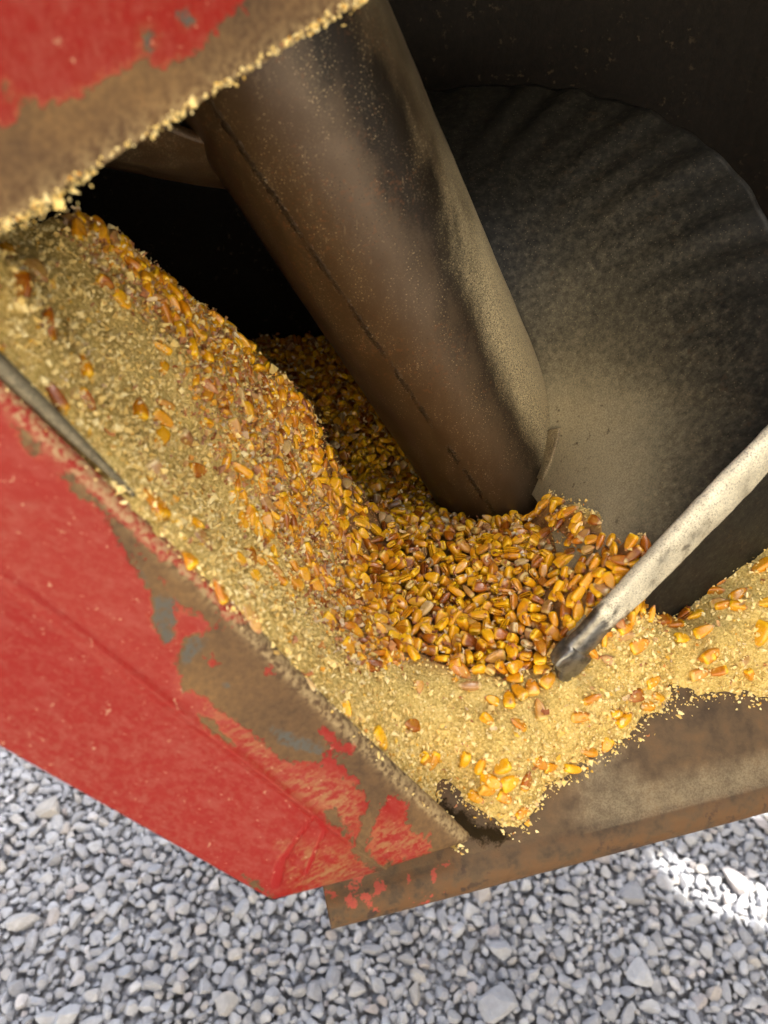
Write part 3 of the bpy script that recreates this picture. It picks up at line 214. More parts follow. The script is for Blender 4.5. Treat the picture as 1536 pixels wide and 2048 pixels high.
    -416,1097,-519,84,-26,-41,-17,0,83, 72,-1405,-283,80,-15,56,-4,0,87, -411,1977,-535,24,-65,54,46,4,77, -467,2021,-548,59,32,50,-53,1,93, 602,-1449,-238,53,6,66,51,2,82, 1512,-710,-341,77,50,16,-33,0,94,
    -13,1108,-593,66,33,-32,58,4,86, 535,-1289,-234,47,43,26,72,1,88, 335,1060,-643,20,51,-76,-32,2,79, 618,-830,-312,89,42,-12,4,0,85, 593,-1267,-241,47,60,23,59,1,77, 284,2387,-588,71,60,-22,-27,0,82,
    602,-1811,-233,68,53,-30,-40,4,95, 116,656,-643,33,-30,-84,28,2,91, 123,2262,-571,58,73,9,-30,1,84, -110,2304,-555,29,19,-61,-70,0,90, 620,2291,-607,15,64,-10,74,3,86, -850,1665,-463,60,-46,-19,61,1,89,
    439,698,-701,10,49,36,-77,1,95, 722,-1227,-206,32,-47,-29,76,0,77, -390,602,-496,54,-28,-26,74,1,81, 1085,-474,-492,21,16,-95,5,0,91, 1657,-1416,-206,56,79,17,8,1,80, 157,472,-660,45,3,22,85,1,80,
    73,-1594,-248,9,-23,50,82,1,92, -609,1743,-492,58,-33,-46,-57,1,86, -204,12,-559,39,-83,26,-26,4,93, -467,2159,-554,62,59,29,40,2,84, 1660,-929,-299,84,48,-8,18,3,91, 1591,-924,-352,37,9,-69,-60,2,79,
    1685,-942,-341,50,-64,19,-53,2,94, -18,-1285,-265,58,34,43,-58,3,89, 322,-1689,-272,71,-22,-63,-17,1,77, 131,-1676,-272,10,-57,48,-64,2,83, -296,729,-536,80,-48,-13,-29,3,83, 263,-827,-354,67,59,21,-36,0,81,
    991,-515,-537,27,45,19,82,1,90, 841,-804,-244,50,40,-73,-20,1,89, 120,-317,-489,58,-53,61,-7,1,84, 1692,-682,-373,74,34,52,19,1,81, 70,-550,-359,64,57,-39,-30,0,78, -8,-328,-469,35,-86,30,-18,2,89,
    301,-285,-517,44,2,38,80,1,91, 806,-965,-197,27,-10,52,-79,0,93, 188,722,-634,20,-26,-51,79,1,93, 189,-162,-538,83,16,42,31,1,79, 220,-63,-581,48,-47,-38,62,1,80, 512,-572,-441,91,-7,-38,-5,2,82,
    887,-637,-357,1,46,74,46,1,85, 680,-841,-293,56,-79,-5,-18,4,92, 4,-266,-512,58,-36,57,-44,4,81, -760,1491,-448,56,-81,-3,-3,4,93, 563,-1868,-261,30,-22,82,41,1,83, 57,2116,-570,70,15,43,52,0,79,
    830,2029,-628,55,43,-35,60,2,86, 227,-1782,-246,44,-55,-5,69,3,93, 391,2263,-593,69,-57,-24,34,0,83, 100,2320,-581,45,-35,-54,60,4,77, 1187,-490,-430,81,5,48,30,0,76, 859,2160,-644,58,56,37,43,0,78,
    197,-1723,-287,54,-82,13,-4,0,83, -481,2327,-554,54,-38,49,-55,2,81, -776,2152,-509,75,39,36,37,0,80, 697,-1863,-216,80,43,-36,-18,0,84, -306,1778,-540,91,-33,0,20,0,76, -817,2083,-511,8,34,61,70,4,81,
    51,-135,-507,66,-51,-4,-53,3,79, 1022,-483,-575,58,8,-80,-1,4,82, 96,317,-630,78,0,41,-44,4,76, 273,-467,-460,90,-6,26,32,3,83, 342,-1234,-292,59,-3,52,60,2,89, 118,-428,-446,56,57,-57,-10,2,87,
    425,-221,-632,68,-38,-59,-18,0,85, -63,-234,-494,59,-66,17,42,2,81, 1622,-890,-370,51,61,-13,58,1,77, 409,-143,-668,9,-9,-52,84,3,82, 194,-1057,-293,62,-65,17,37,4,85, -104,-144,-507,3,-36,56,73,0,86,
    371,-1323,-298,34,16,-59,-70,0,88, 569,-1469,-277,34,7,-56,74,0,89, -327,331,-506,72,-38,37,43,3,85, 1352,-347,-456,33,-72,-40,45,4,80, 638,-1383,-226,40,82,29,24,1,84, 204,-1399,-326,85,-28,-16,40,2,84,
    -96,47,-546,72,-41,40,-36,0,84, 29,-375,-458,89,29,-10,-31,1,86, 78,-278,-484,32,-83,0,-44,1,88, 983,-557,-480,22,-72,7,-64,4,80, -287,422,-537,91,-24,-29,-12,2,77, 130,178,-648,17,35,-65,-63,0,88,
    14,-480,-371,71,34,48,-35,1,91, 1496,-807,-350,25,34,-68,58,0,86, 1202,-434,-449,57,-62,48,-18,1,84, 734,-739,-325,74,24,-54,28,1,92, 1573,-849,-406,86,-7,-48,-5,3,88, 49,-664,-309,68,69,0,22,1,79,
    602,-607,-418,80,-39,4,44,4,82, 378,-105,-663,32,-23,78,47,4,77, -191,-63,-480,87,-46,-8,-3,2,87, 50,1632,-563,40,-37,57,-60,1,93, -455,1290,-485,61,13,-43,-64,0,80, 327,1607,-587,35,-44,-52,62,2,83,
    402,1524,-615,13,-2,48,-85,1,85, -572,1565,-484,29,13,-56,75,4,86, 554,1369,-643,55,-60,-18,-53,0,91, 105,1063,-585,44,82,2,34,0,87, 8,1001,-599,48,-18,35,77,1,85, -37,1842,-553,49,-47,-27,68,0,82,
    758,861,-673,21,-19,61,72,2,77,
]
#KDATA_END

scn = bpy.context.scene
col = scn.collection
Rd = math.radians

# ------------------------------------------------------------------ camera frame used for surveying the place
PITCH = Rd(40.0)
CAM = np.array([0.0, 0.0, 1.15])
CR = np.array([1.0, 0, 0]); CF = np.array([0, math.cos(PITCH), -math.sin(PITCH)]); CU = np.array([0, math.sin(PITCH), math.cos(PITCH)])
FPX = 1540.0

def at(px, py, d):
    """survey point: direction of a sighting and its measured distance -> world position"""
    return CAM + d*(CF + (px-768)/FPX*CR - (py-1024)/FPX*CU)

def atz(px, py, z):
    v = CF + (px-768)/FPX*CR - (py-1024)/FPX*CU
    return CAM + v*((z-1.15)/v[2])

def to_px(P):
    d = np.asarray(P) - CAM
    z = d@CF
    return np.stack([768+FPX*(d@CR)/z, 1024-FPX*(d@CU)/z], -1), z

# ------------------------------------------------------------------ helpers
def mesh_obj(name, verts, faces, mat=None, parent=None, smooth=True):
    me = bpy.data.meshes.new(name)
    verts = np.asarray(verts, dtype=np.float32).reshape(-1, 3)
    if isinstance(faces, np.ndarray):
        n, k = faces.shape
        me.vertices.add(len(verts)); me.vertices.foreach_set('co', verts.ravel())
        me.loops.add(n*k); me.loops.foreach_set('vertex_index', faces.astype(np.int32).ravel())
        me.polygons.add(n)
        me.polygons.foreach_set('loop_start', (np.arange(n)*k).astype(np.int32))
        me.polygons.foreach_set('loop_total', np.full(n, k, dtype=np.int32))
        me.update(calc_edges=True)
    else:
        me.from_pydata([tuple(map(float, v)) for v in verts], [], faces); me.update()
    me.polygons.foreach_set('use_smooth', np.full(len(me.polygons), smooth))
    o = bpy.data.objects.new(name, me); col.objects.link(o)
    if mat: me.materials.append(mat)
    if parent: o.parent = parent
    return o

def attr(o, name, vals):
    a = o.data.attributes.new(name, 'FLOAT', 'POINT'); a.data.foreach_set('value', np.asarray(vals, dtype=np.float32).ravel())

def grid_faces(nu, nv, closed_u=False):
    i = np.arange(nu if closed_u else nu-1)[:, None]; j = np.arange(nv-1)[None]
    i2 = (i+1) % nu
    return np.stack([i*nv+j+0*i, i2*nv+j, i2*nv+j+1, i*nv+j+1], -1).reshape(-1, 4)

def tag(o, label, cat, group=None, kind=None):
    if label: o['label'] = label
    if cat: o['category'] = cat
    if group: o['group'] = group
    if kind: o['kind'] = kind
    return o

def empty(name, loc, label, cat, group=None):
    o = bpy.data.objects.new(name, None); col.objects.link(o); o.location = loc; o.empty_display_size = .02
    return tag(o, label, cat, group)

def adopt(child, root):
    """parent while keeping the mesh where it was surveyed"""
    child.parent = root; child.matrix_parent_inverse = root.matrix_basis.inverted()
    return child

def vnoise(P, scale, seed=0, octaves=3):
    """value noise on numpy points (n,3)"""
    P = np.asarray(P, float)*scale + 17.3*seed
    out = np.zeros(len(P)); amp = 1.0; tot = 0
    for k in range(octaves):
        i = np.floor(P).astype(np.int64); f = P-i; f = f*f*(3-2*f)
        def h(a, b, c):
            n = (i[:, 0]+a)*374761393 + (i[:, 1]+b)*668265263 + (i[:, 2]+c)*2147483647 + (seed+k)*974711
            n = (n ^ (n >> 13))*1274126177; n = n ^ (n >> 16)
            return (n & 0xffff)/65535.0
        x0 = (h(0,0,0)*(1-f[:,0])+h(1,0,0)*f[:,0])*(1-f[:,1]) + (h(0,1,0)*(1-f[:,0])+h(1,1,0)*f[:,0])*f[:,1]
        x1 = (h(0,0,1)*(1-f[:,0])+h(1,0,1)*f[:,0])*(1-f[:,1]) + (h(0,1,1)*(1-f[:,0])+h(1,1,1)*f[:,0])*f[:,1]
        out += amp*(x0*(1-f[:,2])+x1*f[:,2]); tot += amp; amp *= .5; P = P*2.03
    return out/tot*2-1

def sdf_poly(pts, poly):
    """signed distance (inside positive) of 2D points to a polygon"""
    poly = np.asarray(poly, float); a = poly; b = np.roll(poly, -1, 0)
    P = pts[:, None]; ab = (b-a)[None]
    t = np.clip(((P-a[None])*ab).sum(-1)/np.maximum((ab**2).sum(-1), 1e-9), 0, 1)
    d = np.sqrt((((P-a[None]-t[..., None]*ab)**2).sum(-1)).min(1))
    x, y = pts[:, 0][:, None], pts[:, 1][:, None]
    c = ((a[None, :, 1] > y) != (b[None, :, 1] > y)) & (x < (b-a)[None, :, 0]*(y-a[None, :, 1])/((b-a)[None, :, 1]+1e-12)+a[None, :, 0])
    return np.where(c.sum(1) % 2 == 1, d, -d)

def sstep(a, b, x):
    t = np.clip((x-a)/(b-a), 0, 1); return t*t*(3-2*t)

# ------------------------------------------------------------------ shader helper
class NT:
    def __init__(s, name):
        s.m = bpy.data.materials.new(name); s.m.use_nodes = True
        s.t = s.m.node_tree; s.t.nodes.clear()
        s.out = s.t.nodes.new('ShaderNodeOutputMaterial'); s.b = s.t.nodes.new('ShaderNodeBsdfPrincipled')
        s.t.links.new(s.b.outputs[0], s.out.inputs[0])
        s.tc = s.t.nodes.new('ShaderNodeTexCoord')
    def n(s, kind, **kw):
        x = s.t.nodes.new(kind)
        for k, v in kw.items():
            if k.startswith('_'): setattr(x, k[1:], v)
        return x
    def put(s, sock, v):
        if hasattr(v, 'is_output'): s.t.links.new(v, sock)
        elif isinstance(v, (tuple, list)) and len(v) == 3 and sock.type == 'RGBA': sock.default_value = (*v, 1)
        else: sock.default_value = v
    def noise(s, scale, detail=4, rough=.6, vec=None, dist=0, out=0):
        x = s.n('ShaderNodeTexNoise'); s.t.links.new(vec or s.tc.outputs['Object'], x.inputs['Vector'])
        x.inputs['Scale'].default_value = scale; x.inputs['Detail'].default_value = detail; x.inputs['Roughness'].default_value = rough
        x.inputs['Distortion'].default_value = dist
        return x.outputs[out]
    def vor(s, scale, vec=None, feature='F1', out='Distance'):
        x = s.n('ShaderNodeTexVoronoi', _feature=feature); s.t.links.new(vec or s.tc.outputs['Object'], x.inputs['Vector'])
        x.inputs['Scale'].default_value = scale
        return x.outputs[out]
    def vmap(s, scale=(1, 1, 1), rot=(0, 0, 0)):
        x = s.n('ShaderNodeMapping'); s.t.links.new(s.tc.outputs['Object'], x.inputs[0])
        x.inputs['Scale'].default_value = scale; x.inputs['Rotation'].default_value = rot
        return x.outputs[0]
    def at(s, name):
        x = s.n('ShaderNodeAttribute', _attribute_name=name); return x.outputs['Fac']
    def m_(s, op, a, b=0.0, c=0.0, clamp=False):
        x = s.n('ShaderNodeMath', _operation=op, _use_clamp=clamp)
        s.put(x.inputs[0], a); s.put(x.inputs[1], b)
        if len(x.inputs) > 2: s.put(x.inputs[2], c)
        return x.outputs[0]
    def step(s, v, a, b):
        x = s.n('ShaderNodeMapRange', _interpolation_type='SMOOTHSTEP')
        s.put(x.inputs[0], v); x.inputs[1].default_value = a; x.inputs[2].default_value = b
        return x.outputs[0]
    def mix(s, f, a, b, blend='MIX'):
        x = s.n('ShaderNodeMix', _data_type='RGBA', _blend_type=blend)
        s.put(x.inputs[0], f); s.put(x.inputs[6], a); s.put(x.inputs[7], b)
        return x.outputs[2]
    def ramp(s, v, stops):
        x = s.n('ShaderNodeValToRGB'); s.put(x.inputs[0], v)
        while len(x.color_ramp.elements) < len(stops): x.color_ramp.elements.new(.5)
        for e, (p, c) in zip(x.color_ramp.elements, stops): e.position = p; e.color = (*c, 1)
        return x.outputs[0]
    def bump(s, h, strength=.5, dist=.001, prev=None):
        x = s.n('ShaderNodeBump'); s.put(x.inputs['Height'], h); x.inputs['Strength'].default_value = strength; x.inputs['Distance'].default_value = dist
        if prev: s.t.links.new(prev, x.inputs['Normal'])
        return x.outputs[0]
    def set(s, **kw):
        names = dict(color='Base Color', rough='Roughness', metal='Metallic', normal='Normal', spec='Specular IOR Level', sss='Subsurface Weight', coat='Coat Weight')
        for k, v in kw.items(): s.put(s.b.inputs[names[k]], v)
        return s.m

RUST = (.115, .066, .031)

def painted_steel(name, red=(.235, .0075, .0045)):
    """red enamel worn to primer and brown steel; the worn shapes sit on the surface as attributes"""
    s = NT(name)
    n1 = s.noise(90, 6, .65); n2 = s.noise(22, 4, .6); n3 = s.noise(420, 3, .6)
    streak = s.noise(60, 5, .7, s.vmap((1, 6, 2), (0, 0, .6)))
    # weathered paint: chalky areas, scratches
    chalk = s.step(s.m_('ADD', s.m_('MULTIPLY', streak, .75), s.m_('MULTIPLY', n2, .35)), .52, .72)
    paint = s.mix(s.m_('MULTIPLY', chalk, .5), red, (.28, .05, .038))
    paint = s.mix(s.m_('MULTIPLY', s.at('fade'), s.m_('MULTIPLY', s.step(s.noise(260, 6, .8, s.vmap((1, 2.5, 1.2), (0, 0, .6))), .42, .66), .75)), paint, (.27, .075, .05))
    n4 = s.noise(330, 5, .75); st2 = s.noise(110, 6, .78, s.vmap((1, 1, 3.4), (.2, .75, .2)))
    tan = s.m_('MULTIPLY', s.at('tan'), s.m_('MULTIPLY', s.step(s.m_('ADD', s.m_('MULTIPLY', st2, .7), s.m_('MULTIPLY', n4, .3)), .45, .57), .8))
    paint = s.mix(tan, paint, (.28, .150, .062))
    scr = s.step(s.noise(230, 3, .5, s.vmap((1, 9, 3), (.2, .3, .9))), .69, .74)
    paint = s.mix(s.m_('MULTIPLY', scr, .6), paint, (.50, .26, .17))
    drip = s.step(s.m_('ADD', s.at('drip'), s.m_('MULTIPLY', s.m_('SUBTRACT', n1, .5), .004)), 0, .0012)
    paint = s.mix(s.m_('MULTIPLY', drip, .75), paint, (.27, .008, .008))
    # bare steel and rust
    bare = s.ramp(s.m_('ADD', s.m_('MULTIPLY', n2, .62), s.m_('MULTIPLY', n3, .38)), [(.30, (.062, .038, .021)), (.48, RUST), (.62, (.165, .095, .040)), (.75, (.24, .12, .045))])
    prim = s.m_('MULTIPLY', s.step(s.m_('ADD', s.at('primer'), s.m_('MULTIPLY', s.m_('SUBTRACT', n1, .5), .022)), 0, .003), s.step(n3, .30, .55))
    bare = s.mix(s.m_('MULTIPLY', prim, .75), bare, (.075, .088, .085))
    e = s.m_('ADD', s.at('bare'), s.m_('ADD', s.m_('MULTIPLY', s.m_('SUBTRACT', n1, .5), .009), s.m_('MULTIPLY', s.m_('SUBTRACT', n4, .5), .014)))
    mask = s.step(e, 0, .0007)
    rim = s.m_('MULTIPLY', s.step(e, -.0022, -.0002), s.step(n2, .42, .6))
    paint = s.mix(s.m_('MULTIPLY', rim, .30), paint, (.40, .11, .05))
    speckp = s.step(s.noise(260, 4, .7), .655, .69); paint = s.mix(s.m_('MULTIPLY', speckp, .7), paint, (.48, .27, .17))
    c = s.mix(mask, paint, bare)
    dust = s.m_('MULTIPLY', s.at('dust'), s.step(n3, .35, .62))
    c = s.mix(dust, c, (.36, .27, .14))
    r = s.m_('ADD', s.m_('MULTIPLY', mask, .3), s.m_('ADD', .24, s.m_('MULTIPLY', n2, .25)))
    hgt = s.m_('ADD', s.m_('MULTIPLY', mask, -1.6), s.m_('MULTIPLY', s.m_('MULTIPLY', n3, mask), .8))
    hgt = s.m_('ADD', hgt, s.m_('MULTIPLY', drip, .8))
    nb = s.bump(hgt, .55, .0006); nb = s.bump(s.noise(14, 3), .25, .004, nb)
    return s.set(color=c, rough=r, normal=nb, spec=.22)

def dark_steel(name, spec=.4):
    """flighting and liners: black, dusty; attribute dust sets settled meal dust, plus light falloff painted on the flight"""
    s = NT(name)
    fine = s.noise(1100, 3, .75); mid = s.noise(240, 6, .7); big = s.noise(20, 4, .6)
    base = s.ramp(mid, [(.3, (.009, .0085, .0072)), (.55, (.020, .0185, .0148)), (.75, (.038, .034, .026))] if spec > .2 else [(.3, (.003, .0026, .0022)), (.55, (.006, .0045, .0035)), (.75, (.011, .006, .0045))])
    d = s.at('dust')
    dd = s.m_('ADD', d, s.m_('MULTIPLY', s.m_('SUBTRACT', s.m_('ADD', s.m_('MULTIPLY', mid, .75), s.m_('MULTIPLY', big, .25)), .5), .55))
    dust = s.step(dd, .12, .95)
    grainy = s.m_('MULTIPLY', dust, s.m_('ADD', .55, s.m_('MULTIPLY', s.step(fine, .35, .65), .45)))
    c = s.mix(grainy, base, (.36, .31, .20))
    speck = s.step(s.vor(420), .17, .10)
    c = s.mix(s.m_('MULTIPLY', speck, s.m_('ADD', .12, s.m_('MULTIPLY', d, .3))), c, (.42, .34, .2))
    pit = s.m_('MULTIPLY', s.step(s.noise(160, 4, .7), .60, .66), s.step(big, .46, .6))
    c = s.mix(s.m_('MULTIPLY', pit, .8), c, (.045, .032, .02))
    r = s.m_('SUBTRACT', .58, s.m_('MULTIPLY', mid, .2))
    nb = s.bump(s.m_('ADD', mid, s.m_('MULTIPLY', fine, .5)), .35, .0006)
    return s.set(color=c, rough=r, normal=nb, metal=s.m_('MULTIPLY', s.m_('SUBTRACT', 1, dust), .35 if spec > .2 else 0.0), spec=spec)

def shaft_mat():
    s = NT('worn_brown_steel')
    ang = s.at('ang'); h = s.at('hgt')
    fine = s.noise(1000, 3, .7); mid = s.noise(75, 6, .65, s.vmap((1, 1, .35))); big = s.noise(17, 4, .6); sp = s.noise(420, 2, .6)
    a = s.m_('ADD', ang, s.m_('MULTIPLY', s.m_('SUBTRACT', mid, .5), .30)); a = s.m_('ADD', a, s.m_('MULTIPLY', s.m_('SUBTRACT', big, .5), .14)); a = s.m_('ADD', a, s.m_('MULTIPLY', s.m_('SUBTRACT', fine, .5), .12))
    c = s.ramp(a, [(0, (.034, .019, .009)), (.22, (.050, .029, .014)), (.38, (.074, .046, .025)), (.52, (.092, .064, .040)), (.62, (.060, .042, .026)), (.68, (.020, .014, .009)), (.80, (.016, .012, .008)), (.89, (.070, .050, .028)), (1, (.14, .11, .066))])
    rust = s.step(s.m_('ADD', s.m_('MULTIPLY', big, .45), s.m_('MULTIPLY', sp, .55)), .56, .66)
    c = s.mix(s.m_('MULTIPLY', rust, .4), c, (.15, .062, .022))
    # clinging meal dust, thick low on the flight side
    d = s.m_('ADD', s.at('dust'), s.m_('MULTIPLY', s.m_('SUBTRACT', mid, .5), .7))
    g = s.m_('MULTIPLY', s.step(d, .18, .9), s.step(s.noise(1250, 3, .8), .36, .62))
    c = s.mix(s.m_('MULTIPLY', g, .95), c, (.52, .43, .25))
    speck = s.m_('MULTIPLY', s.step(s.vor(620), .22, .12), s.step(mid, .42, .6))
    c = s.mix(s.m_('MULTIPLY', speck, .65), c, (.46, .35, .20))
    scr = s.m_('MULTIPLY', s.step(s.noise(150, 3, .5, s.vmap((4, 4, .35), (.3, -.45, 0))), .66, .70), s.step(big, .45, .6)); c = s.mix(s.m_('MULTIPLY', scr, .35), c, (.24, .18, .11))
    dk = s.m_('MULTIPLY', s.step(s.vor(480), .20, .10), s.step(big, .4, .6))
    c = s.mix(s.m_('MULTIPLY', dk, .6), c, (.02, .014, .009))
    seam = s.m_('MULTIPLY', s.step(s.m_('ADD', s.at('seam'), s.m_('MULTIPLY', s.m_('SUBTRACT', sp, .5), .004)), -.0021, -.0007), s.step(mid, .38, .50))
    c = s.mix(s.m_('MULTIPLY', seam, .85), c, (.018, .012, .008))
    gr_ = s.m_('MULTIPLY', s.step(s.vor(900), .30, .18), s.step(d, .0, .7)); c = s.mix(s.m_('MULTIPLY', gr_, .7), c, (.62, .50, .29))
    r = s.m_('ADD', s.m_('MULTIPLY', g, .35), s.m_('ADD', .24, s.m_('MULTIPLY', mid, .22)))
    hh = s.m_('ADD', s.m_('MULTIPLY', mid, .5), s.m_('ADD', s.m_('MULTIPLY', fine, .35), s.m_('MULTIPLY', g, .9)))
    nb = s.bump(hh, .4, .0007); nb = s.bump(s.m_('MULTIPLY', seam, -1.0), .5, .0008, nb)
    return s.set(color=c, rough=r, normal=nb, metal=s.m_('MULTIPLY', s.m_('SUBTRACT', 1, g), .3), spec=.4)

def rim_mat():
    s = NT('polished_rim_steel')
    fine = s.noise(1300, 3, .7); mid = s.noise(160, 5, .6); big = s.noise(42, 3, .6)
    dust = s.m_('MULTIPLY', s.step(s.m_('ADD', s.m_('MULTIPLY', big, .65), s.m_('ADD', s.m_('MULTIPLY', mid, .3), s.m_('MULTIPLY', s.at('dust'), .45))), .70, .84), s.step(fine, .34, .52))
    steel = s.ramp(mid, [(.35, (.10, .09, .075)), (.6, (.26, .25, .22))])
    c = s.mix(dust, steel, s.mix(s.step(big, .35, .65), (.52, .48, .37), (.78, .73, .57)))
    r = s.m_('ADD', .30, s.m_('MULTIPLY', dust, .4))
    nb = s.bump(s.m_('ADD', mid, s.m_('MULTIPLY', fine, .4)), .3, .0005)
    return s.set(color=c, rough=r, normal=nb, metal=s.m_('MULTIPLY', s.m_('SUBTRACT', 1, dust), .8))

def lip_mat():
    s = NT('dusty_rusty_steel')
    fine = s.noise(1000, 3, .75); mid = s.noise(110, 5, .65); big = s.noise(18, 4, .6)
    c = s.ramp(s.m_('ADD', s.m_('MULTIPLY', mid, .5), s.m_('MULTIPLY', big, .5)), [(.32, (.045, .030, .018)), (.5, (.10, .064, .034)), (.66, (.15, .085, .036))])
    d = s.m_('ADD', s.at('dust'), s.m_('MULTIPLY', s.m_('SUBTRACT', mid, .5), .8))
    c = s.mix(s.m_('MULTIPLY', s.step(d, .15, .85), s.m_('ADD', .35, s.m_('MULTIPLY', s.step(fine, .36, .62), .55))), c, (.25, .21, .135))
    c = s.mix(s.m_('MULTIPLY', s.at('rust'), s.step(mid, .36, .58)), c, (.12, .060, .024))
    c = s.mix(s.m_('MULTIPLY', s.at('rust'), s.step(s.noise(60, 5, .7), .56, .62)), c, (.05, .03, .02))
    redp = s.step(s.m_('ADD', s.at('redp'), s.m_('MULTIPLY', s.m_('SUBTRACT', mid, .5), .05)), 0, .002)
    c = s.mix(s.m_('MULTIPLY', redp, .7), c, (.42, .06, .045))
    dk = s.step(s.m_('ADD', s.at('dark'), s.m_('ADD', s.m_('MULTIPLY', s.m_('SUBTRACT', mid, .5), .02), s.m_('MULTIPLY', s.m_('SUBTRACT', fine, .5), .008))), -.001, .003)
    c = s.mix(s.m_('MULTIPLY', dk, .93), c, (.014, .010, .005))  # near-black shade of the corner hollow, painted into the plate colour
    nb = s.bump(s.m_('ADD', mid, s.m_('MULTIPLY', fine, .5)), .5, .0009)
    return s.set(color=c, rough=.72, normal=nb, spec=s.m_('MULTIPLY', s.m_('SUBTRACT', 1, dk), .3))

def kernel_mat(name, per_object):
    s = NT(name)
    if per_object:
        x = s.n('ShaderNodeObjectInfo'); k = x.outputs['Random']
    else: k = s.at('kr')
    t = s.at('t'); g = s.at('germ')
    n = s.noise(330, 3, .6); nb_ = s.noise(1100, 2, .6)
    body = s.ramp(k, [(0, (.20, .048, .004)), (.14, (.38, .11, .004)), (.28, (.66, .27, .004)), (.48, (.80, .42, .006)), (.60, (.48, .15, .004)), (.74, (.78, .40, .006)), (.86, (.60, .24, .010)), (.91, (.46, .27, .09)), (.95, (.30, .12, .04)), (1, (.60, .42, .18))])
    crown = s.ramp(k, [(0, (.62, .30, .008)), (.45, (.86, .52, .012)), (.8, (.82, .46, .012)), (.9, (.66, .48, .14)), (1, (.66, .52, .3))])
    c = s.mix(s.step(s.m_('ADD', t, s.m_('MULTIPLY', s.m_('SUBTRACT', n, .5), .25)), .76, .95), body, crown)
    c = s.mix(s.m_('MULTIPLY', g, .45), c, (.66, .42, .08))
    tipc = s.ramp(s.m_('FRACT', s.m_('MULTIPLY', k, 7.3)), [(0, (.66, .50, .24)), (.5, (.50, .24, .09)), (1, (.30, .09, .035))])
    tip = s.step(s.m_('ADD', t, s.m_('MULTIPLY', s.m_('SUBTRACT', n, .5), .22)), .22, .09)
    c = s.mix(tip, c, tipc)
    dent = s.step(s.at('dent'), .3, .9)
    c = s.mix(s.m_('MULTIPLY', dent, .6), c, (.42, .17, .01))
    c = s.mix(s.m_('MULTIPLY', s.step(nb_, .62, .72), .12), c, (.66, .48, .16))
    r = s.m_('ADD', .17, s.m_('ADD', s.m_('MULTIPLY', tip, .5), s.m_('MULTIPLY', n, .2)))
    nb = s.bump(n, .18, .0006)
    s.set(color=c, rough=r, normal=nb, spec=.55, sss=.06, coat=.25); s.b.inputs['Coat Roughness'].default_value = .12
    s.b.inputs['Subsurface Radius'].default_value = (.0022, .001, .0003); s.b.inputs['Subsurface Scale'].default_value = 1
    return s.m

def crumb_mat():
    s = NT('ground_corn_crumbs')
    k = s.at('kr')
    c = s.ramp(k, [(0, (.42, .27, .085)), (.10, (.80, .59, .20)), (.42, (.88, .70, .29)), (.70, (.92, .80, .44)), (.80, (.78, .47, .05)), (.88, (.66, .28, .015)), (.93, (.48, .20, .11)), (.965, (.30, .13, .07)), (1, (.80, .72, .52))])
    c = s.mix(s.m_('MULTIPLY', s.noise(900, 2), .25), c, (.50, .32, .10))
    return s.set(color=c, rough=.75, spec=.25)

def meal_mat():
    s = NT('fine_corn_meal')
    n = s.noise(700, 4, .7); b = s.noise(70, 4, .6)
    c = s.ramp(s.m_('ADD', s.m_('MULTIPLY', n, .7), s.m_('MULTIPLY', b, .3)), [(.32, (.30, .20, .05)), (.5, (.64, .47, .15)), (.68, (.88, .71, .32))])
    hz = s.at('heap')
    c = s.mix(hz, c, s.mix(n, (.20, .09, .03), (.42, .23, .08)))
    nb = s.bump(s.m_('ADD', n, s.m_('MULTIPLY', s.vor(520), .6)), .8, .0018)
    return s.set(color=c, rough=.85, normal=nb, spec=.15)

def chaff_mat():
    s = NT('reddish_chaff')
    c = s.ramp(s.at('kr'), [(0, (.26, .08, .025)), (.3, (.38, .15, .05)), (.55, (.56, .34, .14)), (.8, (.66, .50, .30)), (1, (.74, .62, .42))])
    return s.set(color=c, rough=.6, spec=.3)

def stone_mat():
    s = NT('pale_limestone_gravel')
    k = s.at('kr'); n = s.noise(70, 6, .7); f = s.noise(380, 3, .7)
    c = s.ramp(k, [(0, (.31, .32, .35)), (.25, (.38, .395, .44)), (.55, (.44, .46, .51)), (.84, (.51, .53, .575)), (.91, (.49, .47, .45)), (.95, (.41, .38, .39)), (1, (.64, .65, .69))])
    c = s.mix(s.step(n, .35, .7), s.mix(.35, c, (.2, .195, .2)), c)
    c = s.mix(s.m_('MULTIPLY', s.step(f, .58, .7), .3), c, (.62, .61, .6))
    nb = s.bump(s.m_('ADD', n, s.m_('MULTIPLY', f, .4)), .5, .003)
    return s.set(color=c, rough=.85, normal=nb, spec=.25)

def ground_mat():
    s = NT('packed_gravel_ground')
    v = s.vor(95, out='Color'); d = s.vor(95)
    bw = s.n('ShaderNodeRGBToBW'); s.t.links.new(v, bw.inputs[0])
    c = s.ramp(bw.outputs[0], [(.2, (.28, .285, .31)), (.5, (.38, .39, .43)), (.8, (.48, .50, .54))])
    c = s.mix(s.step(d, .4, .75), c, (.13, .125, .125))
    nb = s.bump(s.m_('MULTIPLY', d, -1.0), 1.0, .012)
    return s.set(color=c, rough=.9, normal=nb)

def board_mat():
    s = NT('blocker_board')
    n = s.noise(5, 5, .65, s.vmap((3, 3, .25)))
    c = s.ramp(n, [(.3, (.42, .41, .38)), (.7, (.58, .57, .54))])  # pale so the added blocker also reflects light onto the feed
    return s.set(color=c, rough=.85, normal=s.bump(n, .4, .01))

# ------------------------------------------------------------------ auger geometry (helicoid round a leaning shaft)
A0 = np.array([.06116, .44344, .86271]); AX = np.array([-.43441, -.17220, .88410])
E1 = np.array([-.89751, 0, -.44100]); E2 = np.array([.07594, -.98506, -.15456])
RT, RO, PIT, PH0 = .0535, .1936, .2979, 1.6895

